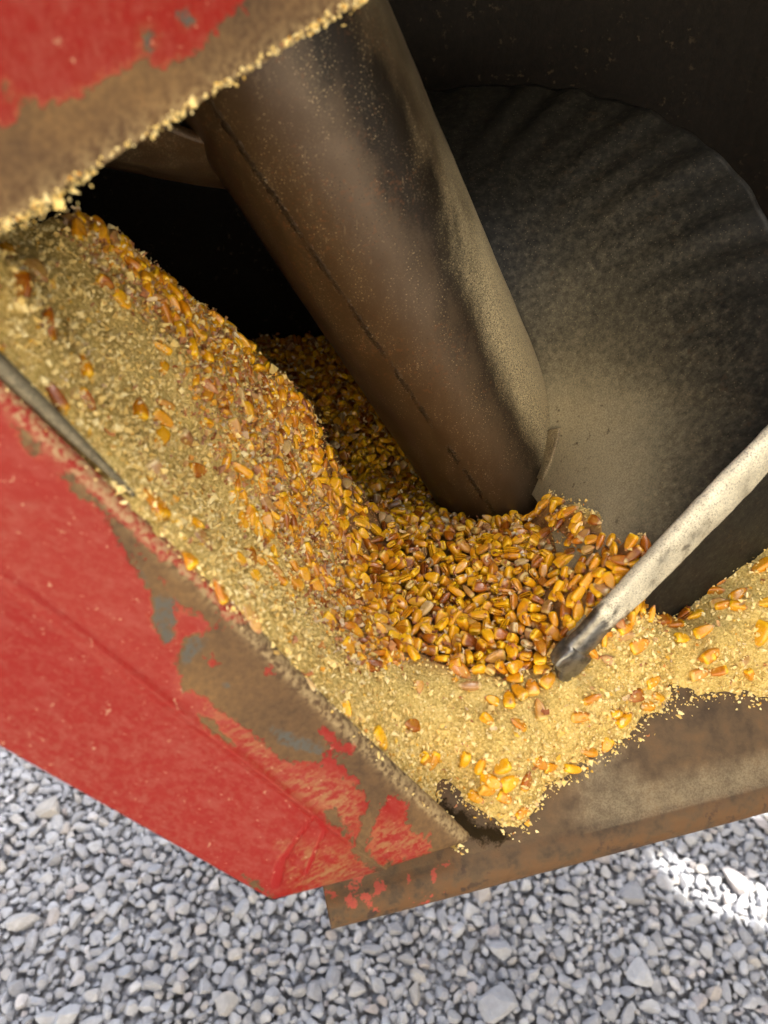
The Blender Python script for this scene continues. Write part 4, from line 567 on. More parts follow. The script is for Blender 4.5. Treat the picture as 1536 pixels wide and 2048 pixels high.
def rim_r(deg):
    return np.interp(deg, [-3, 1, 5, 9, 13, 17, 21, 25, 29, 33, 37, 41, 45, 52, 62, 300], [.1961, .1913, .1877, .1853, .1839, .1833, .1837, .1849, .1869, .1901, .1941, .1991, .2050, .2040, .1936, .1936])

def flight_pt(T, q, T0=0):
    """T radians along the helix, q 0 (shaft) .. 1 (rim)"""
    T = np.asarray(T, float); q = np.asarray(q, float)
    deg = np.degrees(T)
    ro = rim_r(deg) - .065*sstep(205, 275, deg) - .04*sstep(275, 300, deg)
    ro = ro*(1 + (.0035*np.sin(T*25+.6) + .0025*np.sin(T*43))*(.12+.88*sstep(66, 90, deg)))
    rad = (RT-.004) + (ro-RT+.004)*q
    h = PIT*T/(2*np.pi)
    h = h - .052*(1-q)**1.5*(1-sstep(40, 190, deg)) + .068*q**1.2*sstep(185, 262, deg)
    # pressed ripples towards the rim
    h = h + .0011*np.sin(T*27 + 5.5*q + 1.5*np.sin(T*5))*sstep(.40, .95, q)*sstep(55, 80, deg) + .0007*np.sin(T*44 + 9*q)*sstep(.2, .8, q)*sstep(30, 60, deg)
    an = PH0 + T
    return A0 + AX*h[..., None] + rad[..., None]*(np.cos(an)[..., None]*E1 + np.sin(an)[..., None]*E2)

def skirt_pt(T, s):
    an = PH0+np.asarray(T, float); s = np.asarray(s, float)
    h = PIT*np.asarray(T, float)/(2*np.pi)
    rad = (rim_r(np.degrees(T))-.010)[..., None]
    return A0 + AX*(h-.006-s)[..., None] + rad*(np.cos(an)[..., None]*E1+np.sin(an)[..., None]*E2)

# ------------------------------------------------------------------ feed surface: height over the ground plan from survey points
def edge_d(px):   # distance of the side panel's upper edge
    t = px/930.0; return 1/((1-t)/.245 + t/.372)

FP = []
for px, py, d in [(0,500,.256),(0,620,.254),(-150,520,.235),(-150,620,.232),(100,640,.283),(200,800,.293),(120,560,.305),
        (160,432,.340),(230,482,.360),(330,560,.385),(400,622,.400),(500,700,.425),(560,762,.436),(612,832,.446),(602,930,.447),
        (650,1010,.447),(672,1100,.442),(722,1200,.432),
        (250,650,.330),(350,750,.350),(450,850,.368),(400,1000,.343),(550,1100,.378),(600,1200,.378),(480,960,.368),(300,860,.325)]:
    FP.append(at(px, py, d))
for px, py in [(0,735),(150,880),(300,1020),(450,1165),(600,1320),(700,1430),(770,1505)]:
    FP.append(at(px, py, edge_d(px)*1.012+.004))
for px, py, z in [(560,690,.806),(640,690,.803),(720,720,.803),(700,850,.803),(690,950,.806),(760,1000,.808),(850,1080,.818),(960,1075,.834),(980,1150,.832),(900,1200,.824),(1040,1080,.842),
        (1170,1330,.830),(1000,1340,.826),(860,1330,.832),(800,1340,.838),
        (900,1450,.822),(830,1530,.816),(1000,1590,.795),
        (1050,1500,.812),(1200,1400,.822),(1300,1330,.826),(1450,1300,.828),(1536,1250,.832),(1700,1200,.838)]:
    FP.append(atz(px, py, z))
# sloping lip plate along the front: lower edge line and inward normal in plan
LQ = np.array([-.026, .158, .76]); LD = np.array([.9687, .2484, 0.]); LN = np.array([-.2484, .9687, 0.]); LSL = .78
def lip_z(x, y): return LQ[2]+LSL*((x-LQ[0])*LN[0]+(y-LQ[1])*LN[1])
def on_lip(px, py):
    v = CF + (px-768)/FPX*CR - (py-1024)/FPX*CU
    k = LN[0]*v[0]+LN[1]*v[1]; c = LN[0]*LQ[0]+LN[1]*LQ[1]
    return CAM + v*((1.15-LQ[2]+LSL*c)/(LSL*k-v[2]))
for px, py in [(1068,1640),(1095,1585),(1150,1552),(1200,1512),(1290,1462),(1380,1402),(1440,1400),(1536,1408),(1680,1400)]:
    p = on_lip(px, py); FP.append(p); FP.append(p - LN*.018 - np.array([0, 0, .018*LSL+.012]))
for px, py, dz in [(880,1600,-.004),(930,1650,-.006),(985,1655,-.004),(960,1700,-.006)]:
    p = on_lip(px, py); FP.append(p+np.array([0, 0, dz]))
# line where the feed lies against the dark skirt below the rim
_T, _S = np.meshgrid(np.radians(np.linspace(2, 75, 90)), np.linspace(0, .14, 90), indexing='ij')
_sp = skirt_pt(_T, _S).reshape(-1, 3); _spx, _ = to_px(_sp)
for px, py in [(1285,1212),(1320,1226),(1352,1228),(1400,1192),(1450,1152),(1536,1086),(1620,1030)]:
    k = np.argmin(((_spx-[px, py])**2).sum(1)); FP.append(_sp[k])
# whole kernels riding on the toe of the flight
_T, _Q = np.meshgrid(np.radians(np.linspace(-3, 60, 120)), np.linspace(0, 1, 60), indexing='ij')
_fp = flight_pt(_T, _Q).reshape(-1, 3); _fpx, _ = to_px(_fp)
for px, py, up in [(1112,988,.002),(1155,1012,.004),(1190,1035,.004),(1240,1075,.003),(1290,1090,.002),(1090,1045,.005),(1150,1090,.006),(1220,1110,.006),(1265,1130,.006),(1080,1110,.008),(1140,1160,.013),(1210,1180,.010),(1100,1220,.013),(1150,1240,.010),(1050,1180,.012),(1060,1270,.008)]:
    k = np.argmin(((_fpx-[px, py])**2).sum(1)); FP.append(_fp[k]+np.array([0, 0, up]))
# feed beneath and behind the auger, where it only has to stay low
for x, y, z in [(.10,.40,.80),(.16,.36,.81),(.2,.5,.78),(.05,.6,.795),(.15,.66,.78),(-.2,.62,.80),(-.25,.45,.86),(.3,.45,.80),(-.1,.68,.80),(.32,.62,.77),(-.3,.3,.98)]:
    FP.append(np.array([x, y, z]))
FP = np.array(FP)

def _rbf_fit(P, lam=2e-5):
    xy = P[:, :2]; r = np.sqrt(((xy[:, None]-xy[None])**2).sum(-1)+1e-5)
    n = len(P); K = np.zeros((n+3, n+3)); K[:n, :n] = r - np.eye(n)*lam*50
    K[:n, n] = 1; K[:n, n+1:] = xy; K[n, :n] = 1; K[n+1:, :n] = xy.T
    b = np.zeros(n+3); b[:n] = P[:, 2]
    return np.linalg.solve(K, b)
_W = _rbf_fit(FP)

def feed_z(x, y):
    x = np.asarray(x, float).ravel(); y = np.asarray(y, float).ravel(); out = np.empty(len(x))
    n = len(FP)
    for i in range(0, len(x), 20000):
        a, b = x[i:i+20000], y[i:i+20000]
        r = np.sqrt((a[:, None]-FP[None, :, 0])**2+(b[:, None]-FP[None, :, 1])**2+1e-5)
        out[i:i+20000] = r@_W[:n]+_W[n]+a*_W[n+1]+b*_W[n+2]
    return out

HEAP = np.array([(520,690),(560,760),(605,800),(622,890),(615,930),(655,1010),(672,1080),(705,1160),(760,1260),(800,1310),(900,1345),(1000,1350),(1100,1345),(1160,1335),
                 (1230,1260),(1330,1230),(1290,1110),(1270,1050),(1190,1040),(1100,985),(1000,900),(960,700),(650,640),(540,660)], float)
def heap_w(P):
    """signed pixel distance into the heap of whole kernels"""
    return sdf_poly(to_px(P)[0], HEAP)

# ================================================================== GROUND, SKY, LIGHT
world = bpy.data.worlds.new("World"); scn.world = world; world.use_nodes = True
wt = world.node_tree; wt.nodes.clear()
wo = wt.nodes.new('ShaderNodeOutputWorld'); wb = wt.nodes.new('ShaderNodeBackground'); sky = wt.nodes.new('ShaderNodeTexSky')
SUN_EL, SUN_DIR = Rd(52), np.array([.907, .42])
sky.sky_type = 'NISHITA'; sky.sun_disc = False; sky.sun_elevation = SUN_EL
sky.sun_rotation = math.atan2(SUN_DIR[0], SUN_DIR[1]); sky.air_density = 1.0; sky.dust_density = 6.0; sky.ozone_density = .6
wb.inputs[1].default_value = .15
wm = wt.nodes.new('ShaderNodeMix'); wm.data_type = 'RGBA'; wm.inputs[0].default_value = .62      # thin high cloud whitens the sky
wl = wt.nodes.new('ShaderNodeRGBToBW'); wt.links.new(sky.outputs[0], wl.inputs[0]); wv = wt.nodes.new('ShaderNodeMix'); wv.data_type = 'RGBA'; wv.blend_type = 'MULTIPLY'; wv.inputs[0].default_value = 1
wt.links.new(wl.outputs[0], wv.inputs[6]); wv.inputs[7].default_value = (1.04, 1.0, .93, 1)
wt.links.new(sky.outputs[0], wm.inputs[6]); wt.links.new(wv.outputs[2], wm.inputs[7]); wt.links.new(wm.outputs[2], wb.inputs[0]); wt.links.new(wb.outputs[0], wo.inputs[0])
sl = bpy.data.lights.new('sun', 'SUN'); sl.energy = 5.0; sl.angle = Rd(.5); sl.color = (1, .93, .82)
so = bpy.data.objects.new('sun', sl); col.objects.link(so)
sd = Vector((SUN_DIR[0]*math.cos(SUN_EL), SUN_DIR[1]*math.cos(SUN_EL), math.sin(SUN_EL)))
so.rotation_euler = sd.to_track_quat('Z', 'Y').to_euler(); so.location = (6, 3, 6)

g = mesh_obj('ground', [(-400,-400,0),(400,-400,0),(400,400,0),(-400,400,0)], [(0,1,2,3)], ground_mat()); tag(g, None, None, kind='structure')

# ------------------------------------------------------------------ gravel
def icosphere(sub):
    import bmesh
    bm = bmesh.new(); bmesh.ops.create_icosphere(bm, subdivisions=sub, radius=1)
    v = np.array([x.co[:] for x in bm.verts]); f = np.array([[q.index for q in p.verts] for p in bm.faces]); bm.free()
    return v, f

def stone_variants(n, sub):
    v, f = icosphere(sub); out = []
    for k in range(n):
        p = v.copy()
        for _ in range(13):
            d = rng.normal(size=3); d /= np.linalg.norm(d); h = rng.uniform(.38, .80)
            e = p@d; m = e > h; p[m] -= np.outer((e[m]-h)*.93, d)
        p += (vnoise(p, 1.3, 30+k, 2)*.10)[:, None]*p
        p *= np.array([1, rng.uniform(.62, .95), rng.uniform(.5, .8)])
        out.append(p)
    return out, f

def quat_mats(q):
    q = q/np.linalg.norm(q, axis=1, keepdims=True); w, x, y, z = q.T
    return np.stack([np.stack([1-2*(y*y+z*z), 2*(x*y-w*z), 2*(x*z+w*y)], -1), np.stack([2*(x*y+w*z), 1-2*(x*x+z*z), 2*(y*z-w*x)], -1),
                     np.stack([2*(x*z-w*y), 2*(y*z+w*x), 1-2*(x*x+y*y)], -1)], 1)

def scatter_mesh(name, variants, faces, pos, mats, scale, kr, mat, vid=None, extra=None, smooth=True):
    """one mesh of many small solids"""
    nv = len(variants[0]); N = len(pos)
    if vid is None: vid = rng.integers(0, len(variants), N)
    V = np.stack(variants)[vid]
    V = np.einsum('nij,nvj->nvi', mats, V*np.asarray(scale).reshape(N, 1, -1)) + pos[:, None]
    F = (faces[None]+(np.arange(N)*nv)[:, None, None]).reshape(-1, faces.shape[1])
    o = mesh_obj(name, V.reshape(-1, 3), F, mat, smooth=smooth)
    attr(o, 'kr', np.repeat(kr, nv))
    if extra:
        for k, a in extra.items(): attr(o, k, np.stack(a)[vid].ravel())
    return o

TX, TY = 1.9, 1.2
cell = {}
stones = []
def try_stone(x, y, r, fac):
    cx, cy = int(x/.0633), int(y/.0631)
    for i in range(-1, 2):
        for j in range(-1, 2):
            for (a, b, rr) in cell.get(((cx+i) % 30, (cy+j) % 19), ()):
                dx = abs(a-x); dx = min(dx, TX-dx); dy = abs(b-y); dy = min(dy, TY-dy)
                if dx*dx+dy*dy < ((rr+r)*fac)**2: return False
    cell.setdefault((cx % 30, cy % 19), []).append((x, y, r)); stones.append((x, y, r)); return True
for n, lo, hi, fac in [(60, .015, .022, .88), (9000, .0085, .0125, .78), (30000, .006, .0085, .73), (50000, .004, .006, .66)]:
    for _ in range(n): try_stone(random.random()*TX, random.random()*TY, random.uniform(lo, hi), fac)
S = np.array(stones); N = len(S)
q = np.stack([np.ones(N), rng.normal(size=N)*.25, rng.normal(size=N)*.25, np.zeros(N)], 1)
yaw = rng.uniform(0, 6.28, N); cz, sz = np.cos(yaw), np.sin(yaw)
RM = quat_mats(q); YW = np.zeros((N, 3, 3)); YW[:, 0, 0] = cz; YW[:, 0, 1] = -sz; YW[:, 1, 0] = sz; YW[:, 1, 1] = cz; YW[:, 2, 2] = 1
RM = np.einsum('nij,njk->nik', RM, YW)
pos = np.stack([S[:, 0]-.95, S[:, 1]-.12, S[:, 2]*.30+vnoise(S*[1, 1, 0], 6, 3, 2)*.006+.004], 1)
stv, stf = stone_variants(40, 2); STONE = stone_mat()
stv2, stf2 = stone_variants(16, 1)
kr = rng.random(N)
gr = scatter_mesh('gravel', stv, stf, pos, RM, np.repeat(S[:, 2:]*1.40, 3, 1), kr, STONE, smooth=False)
tag(gr, 'pale grey crushed stone gravel covering the ground below the hopper', 'gravel', kind='stuff')
nb = [(-1, 0), (1, 0), (0, -1), (-1, -1), (1, -1), (0, 1), (-1, 1), (1, 1)]
P2 = np.concatenate([pos+np.array([i*TX, j*TY, 0]) for i, j in nb]); keep = (np.abs(P2[:, 0]) < 1.9) & (P2[:, 1] > -.9) & (P2[:, 1] < 1.6) & (np.tile(S[:, 2], len(nb)) > .0065)
g2 = scatter_mesh('gravel', stv2, stf2, P2[keep], np.tile(RM, (len(nb), 1, 1))[keep], np.tile(np.repeat(S[:, 2:]*1.40, 3, 1), (len(nb), 1))[keep], np.tile(kr, len(nb))[keep], STONE)
tag(g2, 'pale grey crushed stone gravel around the hopper', 'gravel', kind='stuff')

# ------------------------------------------------------------------ added, unseen sun blocker that shades the yard (holes shaped for the sun streaks)
def sun_blocker():
    root = empty('sun_blocker', (1.9, 0, 0), 'added sun blocker out of view beside the hopper, its holes shaped for the sun streaks', 'sun blocker')
    H = 4.4; S3 = np.array([SUN_DIR[0], SUN_DIR[1], math.tan(SUN_EL)])
    holes = []
    for poly in ([(1298,1712),(1335,1704),(1372,1714),(1400,1732),(1450,1746),(1500,1758),(1545,1765),(1640,1786),(1640,1876),(1580,1862),(1536,1848),(1490,1838),(1440,1822),(1405,1810),(1378,1790),(1352,1774),(1330,1748)],
                 [(1460,1620),(1490,1606),(1640,1560),(1640,1640),(1540,1630),(1495,1630)]):
        pts = [atz(a, b, .012) for a, b in poly]
        holes.append([tuple(p+S3*((1.9-p[0])/S3[0])) for p in pts])
    outer = [(1.9, -1.7, 0), (1.9, 5.0, 0), (1.9, 5.0, H), (1.9, -1.7, H)]
    loops = [outer]+holes
    V = [v for l in loops for v in l]
    F = geometry.tessellate_polygon([[Vector(v) for v in l] for l in loops])
    o = mesh_obj('cladding', V, [tuple(f) for f in F], board_mat(), smooth=False); md = o.modifiers.new('thickness', 'SOLIDIFY'); md.thickness = .004; md.offset = 0
    adopt(o, root)
    for k in range(8):
        y = -1.6+k*.93; VV = [(x, yy, z) for x in (1.91, 1.99) for yy in (y, y+.05) for z in (0, H)]
        if k in (2, 3): continue
        adopt(mesh_obj('blocker_stud', VV, [(0,1,3,2),(4,6,7,5),(0,4,5,1),(2,3,7,6),(0,2,6,4),(1,5,7,3)], board_mat(), smooth=False), root)
sun_blocker()
def bounce_wall():  # added unseen reflector: sunlit cream wall giving warm bounce on the feed
    root = empty('bounce_wall', (.7, -4.6, 0), 'added cream reflector wall out of view, bouncing sunlight towards the hopper', 'bounce_wall')
    s = NT('bounce_cream'); n = s.noise(3, 4, .6, s.vmap((2, 2, .3)))
    m = s.set(color=s.ramp(n, [(.3, (.70, .60, .44)), (.7, (.80, .72, .56))]), rough=.8)
    V = []; ex = np.array([.95, -.31]); nx = np.array([.31, .95]); H = 4.2; c0 = np.array([.7, -4.6])
    for k in range(0, 57):                                         # ribbed cladding
        p = c0+ex*(-4.2+k*.15)+nx*(.03*(k % 2)); V += [(p[0], p[1], 0), (p[0], p[1], H)]
    adopt(mesh_obj('cladding', V, [(2*k, 2*k+2, 2*k+3, 2*k+1) for k in range(56)], m, smooth=False), root)
    a = c0-ex*4.3+nx*.3; b = c0+ex*4.3+nx*.3
    adopt(mesh_obj('roof', [(*a, H), (*b, H), (*(b-nx*3.3), H+1.6), (*(a-nx*3.3), H+1.6)], [(0, 1, 2, 3)], STONE, smooth=False), root)
bounce_wall()

# ================================================================== THE FEED HOPPER
hop = empty('feed_hopper', (0, .45, 0), 'worn red steel feed hopper with rusty edges, standing open over the gravel', 'feed hopper')
RED = painted_steel('worn_red_paint')
DARK = dark_steel('dusty_black_steel', .22); LINER = dark_steel('black_drum_steel', .06)

def resample(pairs, n):
    a = np.array(pairs, float); s = np.concatenate([[0], np.cumsum(np.linalg.norm(np.diff(a[:, :2], axis=0), axis=1))])
    t = np.linspace(0, s[-1], n); return np.stack([np.interp(t, s, a[:, k]) for k in range(a.shape[1])], 1)

# --- lower left side panel: flange between rolled edge and crease, web below the crease.  columns: edge px,py / crease px,py / lower px,py
cols = [(-330,470, -330,905, -330,1300), (0,790, 0,1150, 0,1490), (200,985, 180,1285, 160,1580), (450,1222, 400,1452, 340,1684), (640,1415, 590,1598, 545,1800), (800,1572, 695,1680, 650,1772), (930,1685, 770,1738, 765,1742)]
cc = resample(cols, 150)
def inv_d(px, l, r): t = (px+330)/1260; return 1/((1-t)/l+t/r)
rows = []
n1, n2 = 46, 46
E_ = np.array([at(a, b, edge_d(a)) for a, b in cc[:, :2]])
K_ = np.array([at(a, b, inv_d(a, .236, .380)) for a, b in cc[:, 2:4]])
L_ = np.array([at(a, b, inv_d(a, .237, .398)) for a, b in cc[:, 4:6]])
fl = [E_+(K_-E_)*t for t in np.linspace(0, 1, n1)]
nrm = np.cross(E_[60]-E_[20], K_[40]-E_[40]); nrm /= np.linalg.norm(nrm)
if nrm@(CAM-E_[40]) < 0: nrm = -nrm
inn = (E_-K_)/np.linalg.norm(E_-K_, axis=1)[:, None]
# rolled top edge: quarter turn inwards then a short return
rolled = [E_+inn*(.0045*math.sin(a))-nrm*(.0045*(1-math.cos(a))) for a in np.linspace(math.pi*.95, .35, 9)]
wb_ = [K_+(L_-K_)*t for t in np.linspace(0, 1, n2)[1:]]
grid = np.array(rolled+fl+wb_)            # rows x cols x 3
kk = len(rolled)
# slight dents and hammering
dn = vnoise(grid.reshape(-1, 3), 14, 5, 2).reshape(grid.shape[:2])*.0012
crs = np.exp(-((np.arange(grid.shape[0])-(kk+n1-1))/2.0)**2)[:, None]*.0012
grid = grid + nrm*(dn+crs)[..., None]
sp = mesh_obj('side_panel', grid.reshape(-1, 3), grid_faces(*grid.shape[:2]), RED)
px = to_px(grid.reshape(-1, 3))[0]; mm = .37/FPX      # pixel -> metres on the sheet
BARE = [[(352,1302),(372,1276),(400,1270),(425,1255),(470,1248),(500,1240),(590,1310),(680,1395),(780,1495),(840,1550),(900,1615),(975,1680),(900,1745),(780,1760),(735,1735),(700,1700),(720,1650),(735,1600),(700,1560),(655,1535),(600,1528),(560,1520),(520,1478),(440,1420),(390,1385),(362,1385)],
        [(236,1085),(250,1062),(276,1075),(285,1112),(318,1140),(330,1175),(348,1195),(350,1250),(345,1285),(330,1292),(308,1245),(300,1195),(272,1135)],
        [(20,850),(60,862),(95,905),(82,915),(45,890)], [(112,938),(150,950),(210,1010),(190,1015),(140,985)],
        [(205,1010),(245,1050),(330,1130),(420,1215),(520,1290),(500,1298),(400,1225),(300,1135),(215,1045)], [(318,1128),(345,1125),(420,1190),(445,1235),(425,1262),(395,1230),(352,1200),(330,1168)],
        [(390,1425),(425,1440),(470,1490),(455,1485),(410,1455)], [(640,1612),(665,1620),(700,1660),(690,1672),(655,1640)], [(555,1795),(520,1770),(470,1740),(545,1804)]]
KEEP = [[(640,1455),(652,1450),(668,1478),(690,1488),(712,1490),(700,1508),(668,1512),(690,1545),(712,1560),(700,1572),(672,1552),(648,1520),(655,1488)],
        [(752,1640),(765,1608),(790,1592),(812,1610),(808,1640),(830,1668),(858,1672),(858,1702),(800,1728),(760,1722),(735,1702),(742,1672)],
        [(412,1318),(426,1313),(434,1326),(420,1330)], [(528,1337),(542,1332),(545,1346),(532,1348)]]
bare = np.max([sdf_poly(px, p) for p in BARE], 0)
bare = np.minimum(bare, -np.max([sdf_poly(px, p) for p in KEEP], 0))
rowi = np.repeat(np.arange(grid.shape[0]), grid.shape[1])
attr(sp, 'bare', bare*mm)
attr(sp, 'primer', np.max([sdf_poly(px, p) for p in [[(300,1190),(350,1195),(352,1290),(330,1295),(310,1250)], [(352,1302),(410,1275),(410,1310),(365,1335)], [(540,1460),(600,1468),(640,1480),(640,1510),(610,1515),(560,1490)], [(430,1350),(480,1355),(470,1390),(440,1385)], [(270,1130),(300,1150),(300,1190)]]], 0)*mm)
attr(sp, 'tan', np.clip(np.max([sdf_poly(px, p) for p in [[(400,1400),(520,1480),(560,1530),(700,1560),(725,1600),(715,1640),(690,1655),(600,1590),(480,1490)], [(560,1690),(660,1690),(800,1730),(780,1760),(650,1775),(590,1780)], [(742,1640),(860,1660),(860,1710),(740,1720)]]], 0)/40+.5, 0, 1))
attr(sp, 'fade', np.clip(.55-(px[:, 0]/700)*.5+.35*sstep(1350, 1500, px[:, 1]), 0, 1)*(px[:, 1] > 1000))
DR = [[(535,1780),(545,1730),(575,1690),(600,1660),(628,1625),(650,1640),(655,1670),(640,1690),(625,1735),(605,1775),(598,1772),(612,1730),(630,1690),(640,1660),(632,1640),(605,1672),(575,1720),(560,1780)]]
attr(sp, 'drip', np.max([sdf_poly(px, p) for p in DR], 0)*mm)
attr(sp, 'dust', np.where(rowi < kk+1, .75, .75*np.exp(-(rowi-kk-1)/1.5)))
md = sp.modifiers.new('thickness', 'SOLIDIFY'); md.thickness = .004; md.offset = -1
adopt(sp, hop)

# --- dark steel strip standing out of the meal just inside the edge
a_, b_ = at(-140, 600, .232), at(268, 992, edge_d(268)*1.003+.004)
T_ = np.linspace(0, 1, 40); mid_ = a_+(b_-a_)*T_[:, None]; up_ = np.cross(b_-a_, nrm); up_ /= np.linalg.norm(up_)
if up_[2] < 0: up_ = -up_
prof = [(-.0016, -.01), (-.0016, .0015), (-.0008, .0028), (.0008, .0028), (.0016, .0015), (.0016, -.01)]
fade_ = (1-.75*T_**2)[:, None]
V = np.stack([mid_ + nrm*(b*.8)*fade_ + np.cross(nrm, (b_-a_)/np.linalg.norm(b_-a_))*a*1.6*fade_ for a, b in prof], 1)
st = mesh_obj('inner_strip', V.reshape(-1, 3), grid_faces(40, 6), DARK); attr(st, 'dust', np.full(240, .55)); adopt(st, hop)

# --- front lip: sloping plate with a rolled rusty lower edge
def lip():
    us = np.concatenate([np.linspace(0, .30, 150), np.linspace(.302, .50, 20)])
    prof = [(t, t*LSL) for t in np.linspace(.060, .010, 40)]
    cx, cz = .008, .002     # roll
    prof += [(cx-.0095*math.sin(a)+.002, cz-.004+.0095*math.cos(a)) for a in np.linspace(.35, 2.9, 14)]
    prof += [(.018, -.012), (.030, -.010)]
    prof = np.array(prof); nu, nv = len(us), len(prof)
    P = LQ + us[:, None, None]*LD + prof[None, :, 0, None]*LN + np.array([0, 0, 1.])*prof[None, :, 1, None]
    P[:, :, :] += (np.array([-.35, .2, .0])*(prof[None, :, 1, None].clip(0)*.22))*np.exp(-us/.02)[:, None, None]
    n = vnoise(P.reshape(-1, 3), 45, 9, 3).reshape(nu, nv)
    P += (np.array([0, -.5, .6])*(n[..., None]*.0013))
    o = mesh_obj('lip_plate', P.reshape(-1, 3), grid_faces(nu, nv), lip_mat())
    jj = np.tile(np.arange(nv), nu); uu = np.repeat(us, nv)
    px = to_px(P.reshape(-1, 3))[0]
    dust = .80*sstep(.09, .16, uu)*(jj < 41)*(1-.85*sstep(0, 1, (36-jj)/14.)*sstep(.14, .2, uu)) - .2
    attr(o, 'dark', sdf_poly(px, [(835,1560),(880,1590),(945,1628),(1000,1652),(1020,1672),(985,1690),(935,1688),(890,1650)])*mm)  # outline of the painted-in shade in the hollow by the panel edge
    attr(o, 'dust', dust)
    attr(o, 'rust', np.clip((jj >= 43)*.75+.35*(jj >= 40)*(jj < 43)+.45*(uu < .07)*(1-dust), 0, 1))
    attr(o, 'redp', np.max([sdf_poly(px, p) for p in [[(680,1760),(720,1755),(730,1790),(690,1800)], [(760,1740),(775,1745),(765,1790),(750,1780)], [(850,1745),(862,1750),(860,1790),(848,1780)]]], 0)*mm*.8)
    md = o.modifiers.new('thickness', 'SOLIDIFY'); md.thickness = .003; md.offset = -1
    return adopt(o, hop)
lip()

# --- hood: near plate at upper left, with its slanting lower edge
HA, HB = at(0, 462, .222), at(730, -4, .252)
hd = HB-HA; hdir = np.array([hd[0], hd[1], 0.]); hdir /= np.linalg.norm(hdir); sl_ = hd[2]/np.linalg.norm(hd[:2])
HN = np.array([hdir[1], -hdir[0], 0.])
def hood():
    us = np.concatenate([np.linspace(-.26, -.03, 20), np.linspace(-.028, .16, 170), np.linspace(.165, .66, 40)])
    low = np.minimum(HA[2]+sl_*us, 1.215)
    low = np.where(us > 0.13, np.minimum(HB[2]+(us-np.linalg.norm(hd[:2]))*2.2, 1.215), low); low = np.maximum(low, HA[2]+sl_*np.minimum(us, .13))
    vs = np.concatenate([np.linspace(0, .12, 90), np.linspace(.13, 1, 16)])
    edge = vnoise(np.stack([us, us*0, us*0], 1), 160, 21, 3)*.0011
    P = np.zeros((len(us), len(vs), 3))
    for i, u_ in enumerate(us):
        top = 1.58; z = np.where(vs < .125, low[i]+edge[i]+vs, low[i]+.12+(top-low[i]-.12)*(vs-.12)/.88)
        P[i, :, :2] = HA[:2]+hdir[:2]*u_; P[i, :, 2] = z
    P += HN*(vnoise(P.reshape(-1, 3), 16, 12, 2).reshape(P.shape[:2])*.0012)[..., None]
    o = mesh_obj('hood_panel', P.reshape(-1, 3), grid_faces(len(us), len(vs)), RED)
    px = to_px(P.reshape(-1, 3))[0]; behind = (P.reshape(-1, 3)-CAM)@CF < .02
    paint = sdf_poly(px, [(-500,-600),(900,-900),(560,-60),(500,-2),(455,35),(425,70),(395,92),(372,100),(350,128),(300,140),(292,118),(262,128),(232,140),(212,150),(190,170),(160,182),(120,205),(85,212),(60,190),(40,195),(32,240),(0,252),(-500,520)])
    paint = np.minimum(paint, -np.max([sdf_poly(px, p) for p in [[(278,60),(300,50),(318,62),(312,90),(292,98),(276,84)], [(358,30),(375,22),(390,40),(372,52)], [(6,170),(14,165),(22,195),(10,205)], [(245,-60),(300,-70),(290,-40)]]], 0))
    vh = np.tile(vs, len(us)); uu = np.repeat(us, len(vs))
    side = (uu < -.045) | (uu > .2) | (vh > .125)
    b = np.where(side, .034-vh*np.where(vh > .125, .6, 1), np.where(behind, -.02, -paint*.235/FPX))
    attr(o, 'bare', b); attr(o, 'primer', np.where(behind, -.05, np.max([sdf_poly(px, p) for p in [[(270,50),(325,45),(320,105),(270,100)], [(350,20),(395,15),(395,60),(355,60)]]], 0)*.235/FPX))
    vv = np.tile(vs, len(us))
    attr(o, 'tan', np.clip(.45-np.abs(b)/.004, 0, 1)); attr(o, 'fade', np.full(len(px), .45)); attr(o, 'drip', np.full(len(px), -.05))
    attr(o, 'dust', np.where(vv < .125, np.exp(-vv/.0035)*1.0+.02, 0))
    md = o.modifiers.new('thickness', 'SOLIDIFY'); md.thickness = .006; md.offset = -1
    adopt(o, hop)
hood()

# --- drum wall, roof, cheek and floor (dark inside, red outside)
def shell(name, P, F, dust=-1.2, th=.006):
    o = mesh_obj(name, P, F, LINER, smooth=False); o.data.materials.append(RED)
    attr(o, 'dust', np.full(len(P), dust)); attr(o, 'bare', np.full(len(P), -.02)); attr(o, 'primer', np.full(len(P), -.05))
    for k in ('tan', 'drip'): attr(o, k, np.full(len(P), -.05))
    attr(o, 'fade', np.full(len(P), .4))
    md = o.modifiers.new('thickness', 'SOLIDIFY'); md.thickness = th; md.offset = 1; md.material_offset = 1; md.material_offset_rim = 1
    return adopt(o, hop)
hl = (HA+hdir*-.262)[:2]; hr = (HA+hdir*.66)[:2]
ctrl = [hl+np.array([-.004, .006]), (-.36, .12), (-.375, .26), (-.355, .42), (-.30, .56), (-.19, .66), (-.04, .705), (.12, .71), (.28, .69), (hr[0]-.02, hr[1]+.02), hr+np.array([.01, .003])]
ctrl = np.array(ctrl); tt = np.linspace(0, len(ctrl)-1, 90)
plan = np.stack([np.interp(tt, np.arange(len(ctrl)), ctrl[:, k]) for k in range(2)], 1)
for _ in range(6): plan[1:-1] = .5*plan[1:-1]+.25*(plan[:-2]+plan[2:])
FZ = .74
zz = np.linspace(FZ, 1.58, 12)
P = np.concatenate([np.repeat(plan[:, None], len(zz), 1), np.broadcast_to(zz[None, :, None], (len(plan), len(zz), 1))], -1).reshape(-1, 3)
shell('drum_wall', P, grid_faces(len(plan), len(zz)))
P = np.concatenate([plan, np.full((len(plan), 1), 1.583)], 1); shell('roof', P, [tuple(range(len(P)))[::-1]])
lr = (LQ+LD*.50)[:2]; ll = (LQ)[:2]
